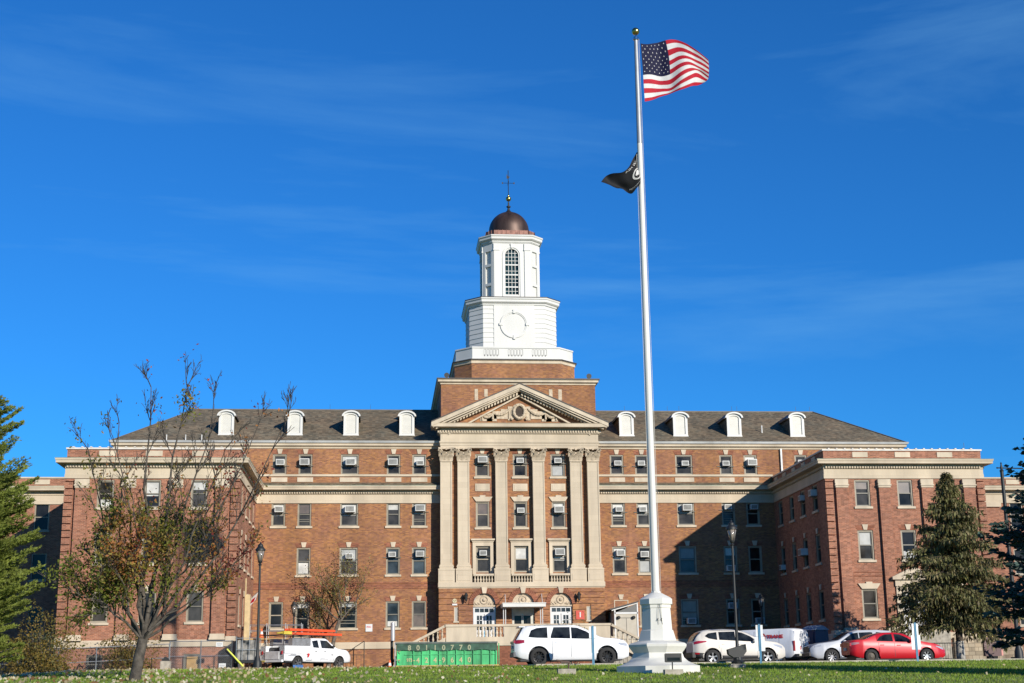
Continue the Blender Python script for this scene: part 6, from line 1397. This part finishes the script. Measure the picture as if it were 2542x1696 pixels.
# cones
def cone_mesh():
    m = MB(); m.lathe([(.13, .03), (.045, .52), (.04, .53)], n=12); m.box(-.17, .17, -.17, .17, 0, .035); a = m.mesh('traffic_cone', mat('cone_orange', (.85, .16, .04), .6, var=.08), 40)
    b = MB(); b.lathe([(.105, .2), (.075, .36)], n=12); return a, b.mesh('reflective_band', mat('cone_white', (.8, .8, .78), .5))
ca_, cb2_ = cone_mesh()
for (x, y, z, lab) in ((-9.05, -10.2, None, 'orange traffic cone on the ground at the left end of the green dumpster'), (-17.15, -6.0, 3.42, 'orange traffic cone standing on the scaffold deck behind the lamp post')):
    t = link('traffic_cone', ca_, None, (x, y, gz(x, y) if z is None else z)); tag(t, lab, 'traffic cone'); link('reflective_band', cb2_, t, (0, 0, .003)); t.scale = (1.0, 1.0, 1.05)
# vent pipe by the dumpster
t = thing('vent_pipe', 'tall pale cylinder on a dark support at the left end of the dumpster', 'vent pipe', (-8.85, -7.2, 0)); m = MB(); m.tube((0, 0, 3.1), (0, 0, 4.15), .14, n=16); m.lathe([(.14, 4.15), (.13, 4.22), (.05, 4.25)], n=16); m.build('pipe', mat('pipe_pale', (.62, .61, .62), .4, .4), t, 40); m = MB(); m.tube((-.05, .25, 1.3), (-.05, .25, 3.2), .09, n=8); m.build('support', iron, t)
# lean-to shelter right of the entrance
x0, x1, y0, y1 = 6.05, 7.62, -3.0, -.05; t = thing('lean_to_shelter', 'tan lean to shelter with double doors right of the entrance', 'shelter', (0, 0, 0)); shm = mat('shelter_tan', (.50, .45, .36), .6, var=.06)
m = MB(); m.box(x0, x1, y0, y0+.06, 1.5, 4.95); m.box(x0, x0+.06, y0+.06, y1, 1.5, 5.1); m.box(x1-.06, x1, y0+.06, y1, 1.5, 5.5); m.build('walls', shm, t)
m = MB(); m.prism([(x0-.35, 5.12), (x1+.1, 5.66), (x1+.1, 5.72), (x0-.35, 5.20)], y0-.2, y1); m.build('roof', darkedge, t)
m = MB(); m.box(x0-.03, x0+.06, y0-.04, y0, 1.5, 5.12); m.box(x1-.06, x1+.03, y0-.04, y0, 1.5, 5.6); m.box(x0, x1, y0-.04, y0, 4.86, 4.97); m.prism([(x0-.2, 5.06), (x1+.03, 5.55), (x1+.03, 5.63), (x0-.2, 5.15)], y0-.06, y0+.01); m.build('trim', frame_w, t)
m = MB(); m.prism([(x0+.1, 4.97), (x1-.06, 4.97), (x1-.06, 5.53)], y0+.0, y0+.03); m.build('gable', mat('gable_grey', (.16, .16, .15), .6), t)
m = MB(); m.box((x0+x1)/2-.012, (x0+x1)/2+.012, y0-.01, y0, 1.6, 4.6); m.box(x0+.3, x1-.3, y0-.012, y0, 4.58, 4.61); m.box(x0+.05, x1-.1, y0-.012, y0, 3.18, 3.21); m.build('door_seam', trim_b, t)
for x in (x0+.25, x1-.3): m = MB(); m.sphere((x, y0-.1, 4.62), .13, 8, 6, .9); m.build('flood_lamp', iron, t)
# scaffold deck with railing and stored goods beside the truck
t = thing('loading_scaffold', 'galvanised scaffold deck with railings against the left wing wall behind the lamp post', 'scaffold', (0, 0, 0)); m = MB(); X0, X1, YA, YZ = -18.1, -14.7, -5.2, -3.6; zb = 1.4
for x in (X0, X0+1.2, X0+2.4, X1):
    for y in (YA, YZ): m.tube((x, y, zb), (x, y, 4.35), .025, n=5)
for y in (YA, YZ):
    for z in (3.9, 4.25): m.tube((X0, y, z), (X1, y, z), .022, n=5)
m.tube((X0, YA, zb), (X0+1.2, YA, 3.3), .02, n=4); m.tube((X0+1.2, YA, 3.3), (X0+2.4, YA, zb), .02, n=4); m.build('frame', steel, t)
m = MB(); m.box(X0, X1, YA, YZ, 3.32, 3.4); m.build('deck', mat('plywood', (.52, .33, .13), .7), t)
m = MB(); m.tube((-18.05, -8, 1.35), (-18.05, -8, 7.0), .05, n=6); m.box(-18.0, -17.75, -8, -7.8, 2.0, 6.0); m.build('timber_post', mat('timber_pale', (.62, .47, .25), .7, var=.15), t)
t = thing('utility_trailer', 'dark utility trailer loaded with wrapped crates behind the lamp post', 'trailer', (-17.35, -12.9, gz(-17, -12.9)), rad(88)); m = MB(); m.box(-1.2, .9, -.6, .6, .45, .6); m.tube((.9, 0, .5), (1.7, 0, .5), .04, n=6); m.box(-1.1, .9, .52, .6, .6, 1.95)
m.build('chassis', trim_b, t)
m = MB()
for s in (-1, 1): m.tube((0, s*.7-.08, .3), (0, s*.7+.08, .3), .3, n=16)
m.build('wheel', tyre_m, t); m = MB(); m.box(-1.0, -.2, -.5, .5, .62, 1.75); m.box(-.1, .75, -.45, .45, .62, 1.55); m.build('load', mat('load_wrap', (.30, .28, .25), .6, var=.7, sc=3, coat=.3), t)
m = MB()
for x in (-1.05, -.4, .3, .85):
    m.tube((x, -.62, .6), (x, -.62, 1.9), .02, n=4)
for z in (1.2, 1.85): m.tube((-1.1, -.62, z), (.9, -.62, z), .02, n=4); m.tube((-1.15, -.6, z), (-1.15, .55, z), .02, n=4)
for y_ in (-.6, -.2, .2, .55): m.tube((-1.15, y_, .5), (-1.15, y_, 1.95), .022, n=4)
m.build('rack', steel, t)
m = MB(); m.box(-14.9, -14.3, -9.9, -9.5, gz(-15, -9.7), gz(-15, -9.7)+.32); tag(m.build('blue_tarp', mat('tarp_blue', (.05, .16, .42), .6, var=.3, sc=6)), 'crumpled blue tarp on the ground under the back of the utility truck', 'tarp')
# chain link fence with signs
def fence(pts, label, h, group='chain link fences'):
    t = thing('chain_link_fence', label, 'fence', (0, 0, 0), group=group); m = MB(); w_ = MB()
    for (x0, y0), (x1, y1) in zip(pts[:-1], pts[1:]):
        n = max(1, round(math.hypot(x1-x0, y1-y0)/2.0))
        for k in range(n+1):
            x, y = x0+(x1-x0)*k/n, y0+(y1-y0)*k/n; z = gz(x, y); m.tube((x, y, z-.1), (x, y, z+h), .035, n=6)
        for hh in (h-.03, h*.5): m.tube((x0, y0, gz(x0, y0)+hh), (x1, y1, gz(x1, y1)+hh), .022, n=5)
        Ln = math.hypot(x1-x0, y1-y0); k = 0; st = .11
        P = lambda s, z: (x0+(x1-x0)*s/Ln, y0+(y1-y0)*s/Ln, gz(x0+(x1-x0)*s/Ln, y0+(y1-y0)*s/Ln)+z)
        while k < Ln+h:
            for d in (1, -1):
                a, za, b, zb_ = (k-h, 0, k, h) if d > 0 else (k, 0, k-h, h)
                if d > 0:
                    if a < 0: za = -a; a = 0
                    if b > Ln: zb_ = h-(b-Ln); b = Ln
                else:
                    if b < 0: zb_ = h+b; b = 0
                    if a > Ln: za = a-Ln; a = Ln
                if zb_-za > .02: w_.tube(P(a, za+.03), P(b, zb_), .0035, n=3, cap=False)
            k += st
    m.build('posts', steel, t); w_.build('wire_mesh', steel, t); return t
fence([(-36, -17.2), (-27.3, -17.2), (-21.7, -14.4)], 'chain link fence in front of the left wing below the pine', 1.6)
fence([(-21.7, -14.2), (-18.2, -14.0), (-18.2, -8)], 'taller chain link fence with small signs near the utility trailer', 1.75)
for x, y, z, lab in ((-28.15, -17.26, 2.2, 'small white notice on the chain link fence below the pine'), (-18.9, -14.08, 2.75, 'small white notice high on the taller chain link fence'), (-18.7, -14.08, 1.55, 'small white notice low on the taller chain link fence')):
    m = MB(); m.box(x-.2, x+.2, y-.03, y-.01, z-.12, z+.14); o = m.build('notice_sign', frame_w); tag(o, lab, 'sign'); m = MB(); m.box(x-.15, x+.15, y-.035, y-.031, z+.02, z+.06); m.box(x-.12, x+.1, y-.035, y-.031, z-.06, z-.04); m.build('print_lines', gt, o)
m = MB(); m.tube((-18.45, -14.2, 2.5), (-17.5, -14.2, 1.5), .04, .06, n=8); tag(m.build('yellow_tube', mat('hi_vis', (.75, .80, .08), .5)), 'bright yellow tube leaning on the fence beside the trailer', 'tube')
m = MB(); m.box(-22.15, -21.6, -14.6, -14.1, 1.0, 1.85); cb_o = m.build('waste_bin', conc); tag(cb_o, 'square concrete waste bin with a dark hood in front of the left wing', 'bin'); m = MB(); m.prism([(-22.1, 1.85), (-21.65, 1.85), (-21.7, 2.0), (-21.88, 2.1), (-22.05, 2.0)], -14.55, -14.15); m.build('hood', iron, cb_o)
m = MB(); m.box(-31.1, -30.75, -21.0, -20.7, gz(-31, -21)-.1, gz(-31, -21)+1.1); tag(m.build('yellow_bollard', mat('hi_vis', (.75, .80, .08))), 'bright yellow bollard at the far left edge by the fence', 'bollard')
# small wall flag on the left wing's inner wall
t = thing('wall_flag', 'small red and white flag on an angled staff near the left wing', 'flag', (-18.2, -5.6, 5.7), rad(0)); m = MB(); m.tube((0, 0, 0), (1.0, -.3, .8), .015, n=5); m.build('staff', steel, t); m = MB(); m.add([(.45, -.14, .33), (.75, -.24, .58), (.6, -.24, .1), (.25, -.15, -.3), (.1, -.1, -.25)], [(0, 1, 2, 3, 4)]); m.build('cloth', cw_, t)
m = MB(); m.add([(.35, -.16, .1), (.6, -.26, .3), (.5, -.26, .0), (.25, -.18, -.15)], [(0, 1, 2, 3)]); m.build('red_panel', cr_, t)
# railings and steps beside the main wall right of the truck
t = thing('metal_railing', 'dark metal stair railing against the main wall left of the green dumpster', 'railing', (0, 0, 0)); m = MB(); y = -1.2
m.tube((-12.9, y, 1.9), (-10.7, y, 3.3), .025, n=5); m.tube((-10.7, y, 1.5), (-10.7, y, 3.3), .03, n=5); m.tube((-12.9, y, 1.5), (-12.9, y, 1.95), .03, n=5); m.tube((-12.3, y, 2.4), (-10.7, y, 2.4), .02, n=5)
for k in range(6): m.tube((-12.4+k*.3, y, 1.5), (-12.4+k*.3, y, 2.4), .012, n=4)
m.build('rails', iron, t)
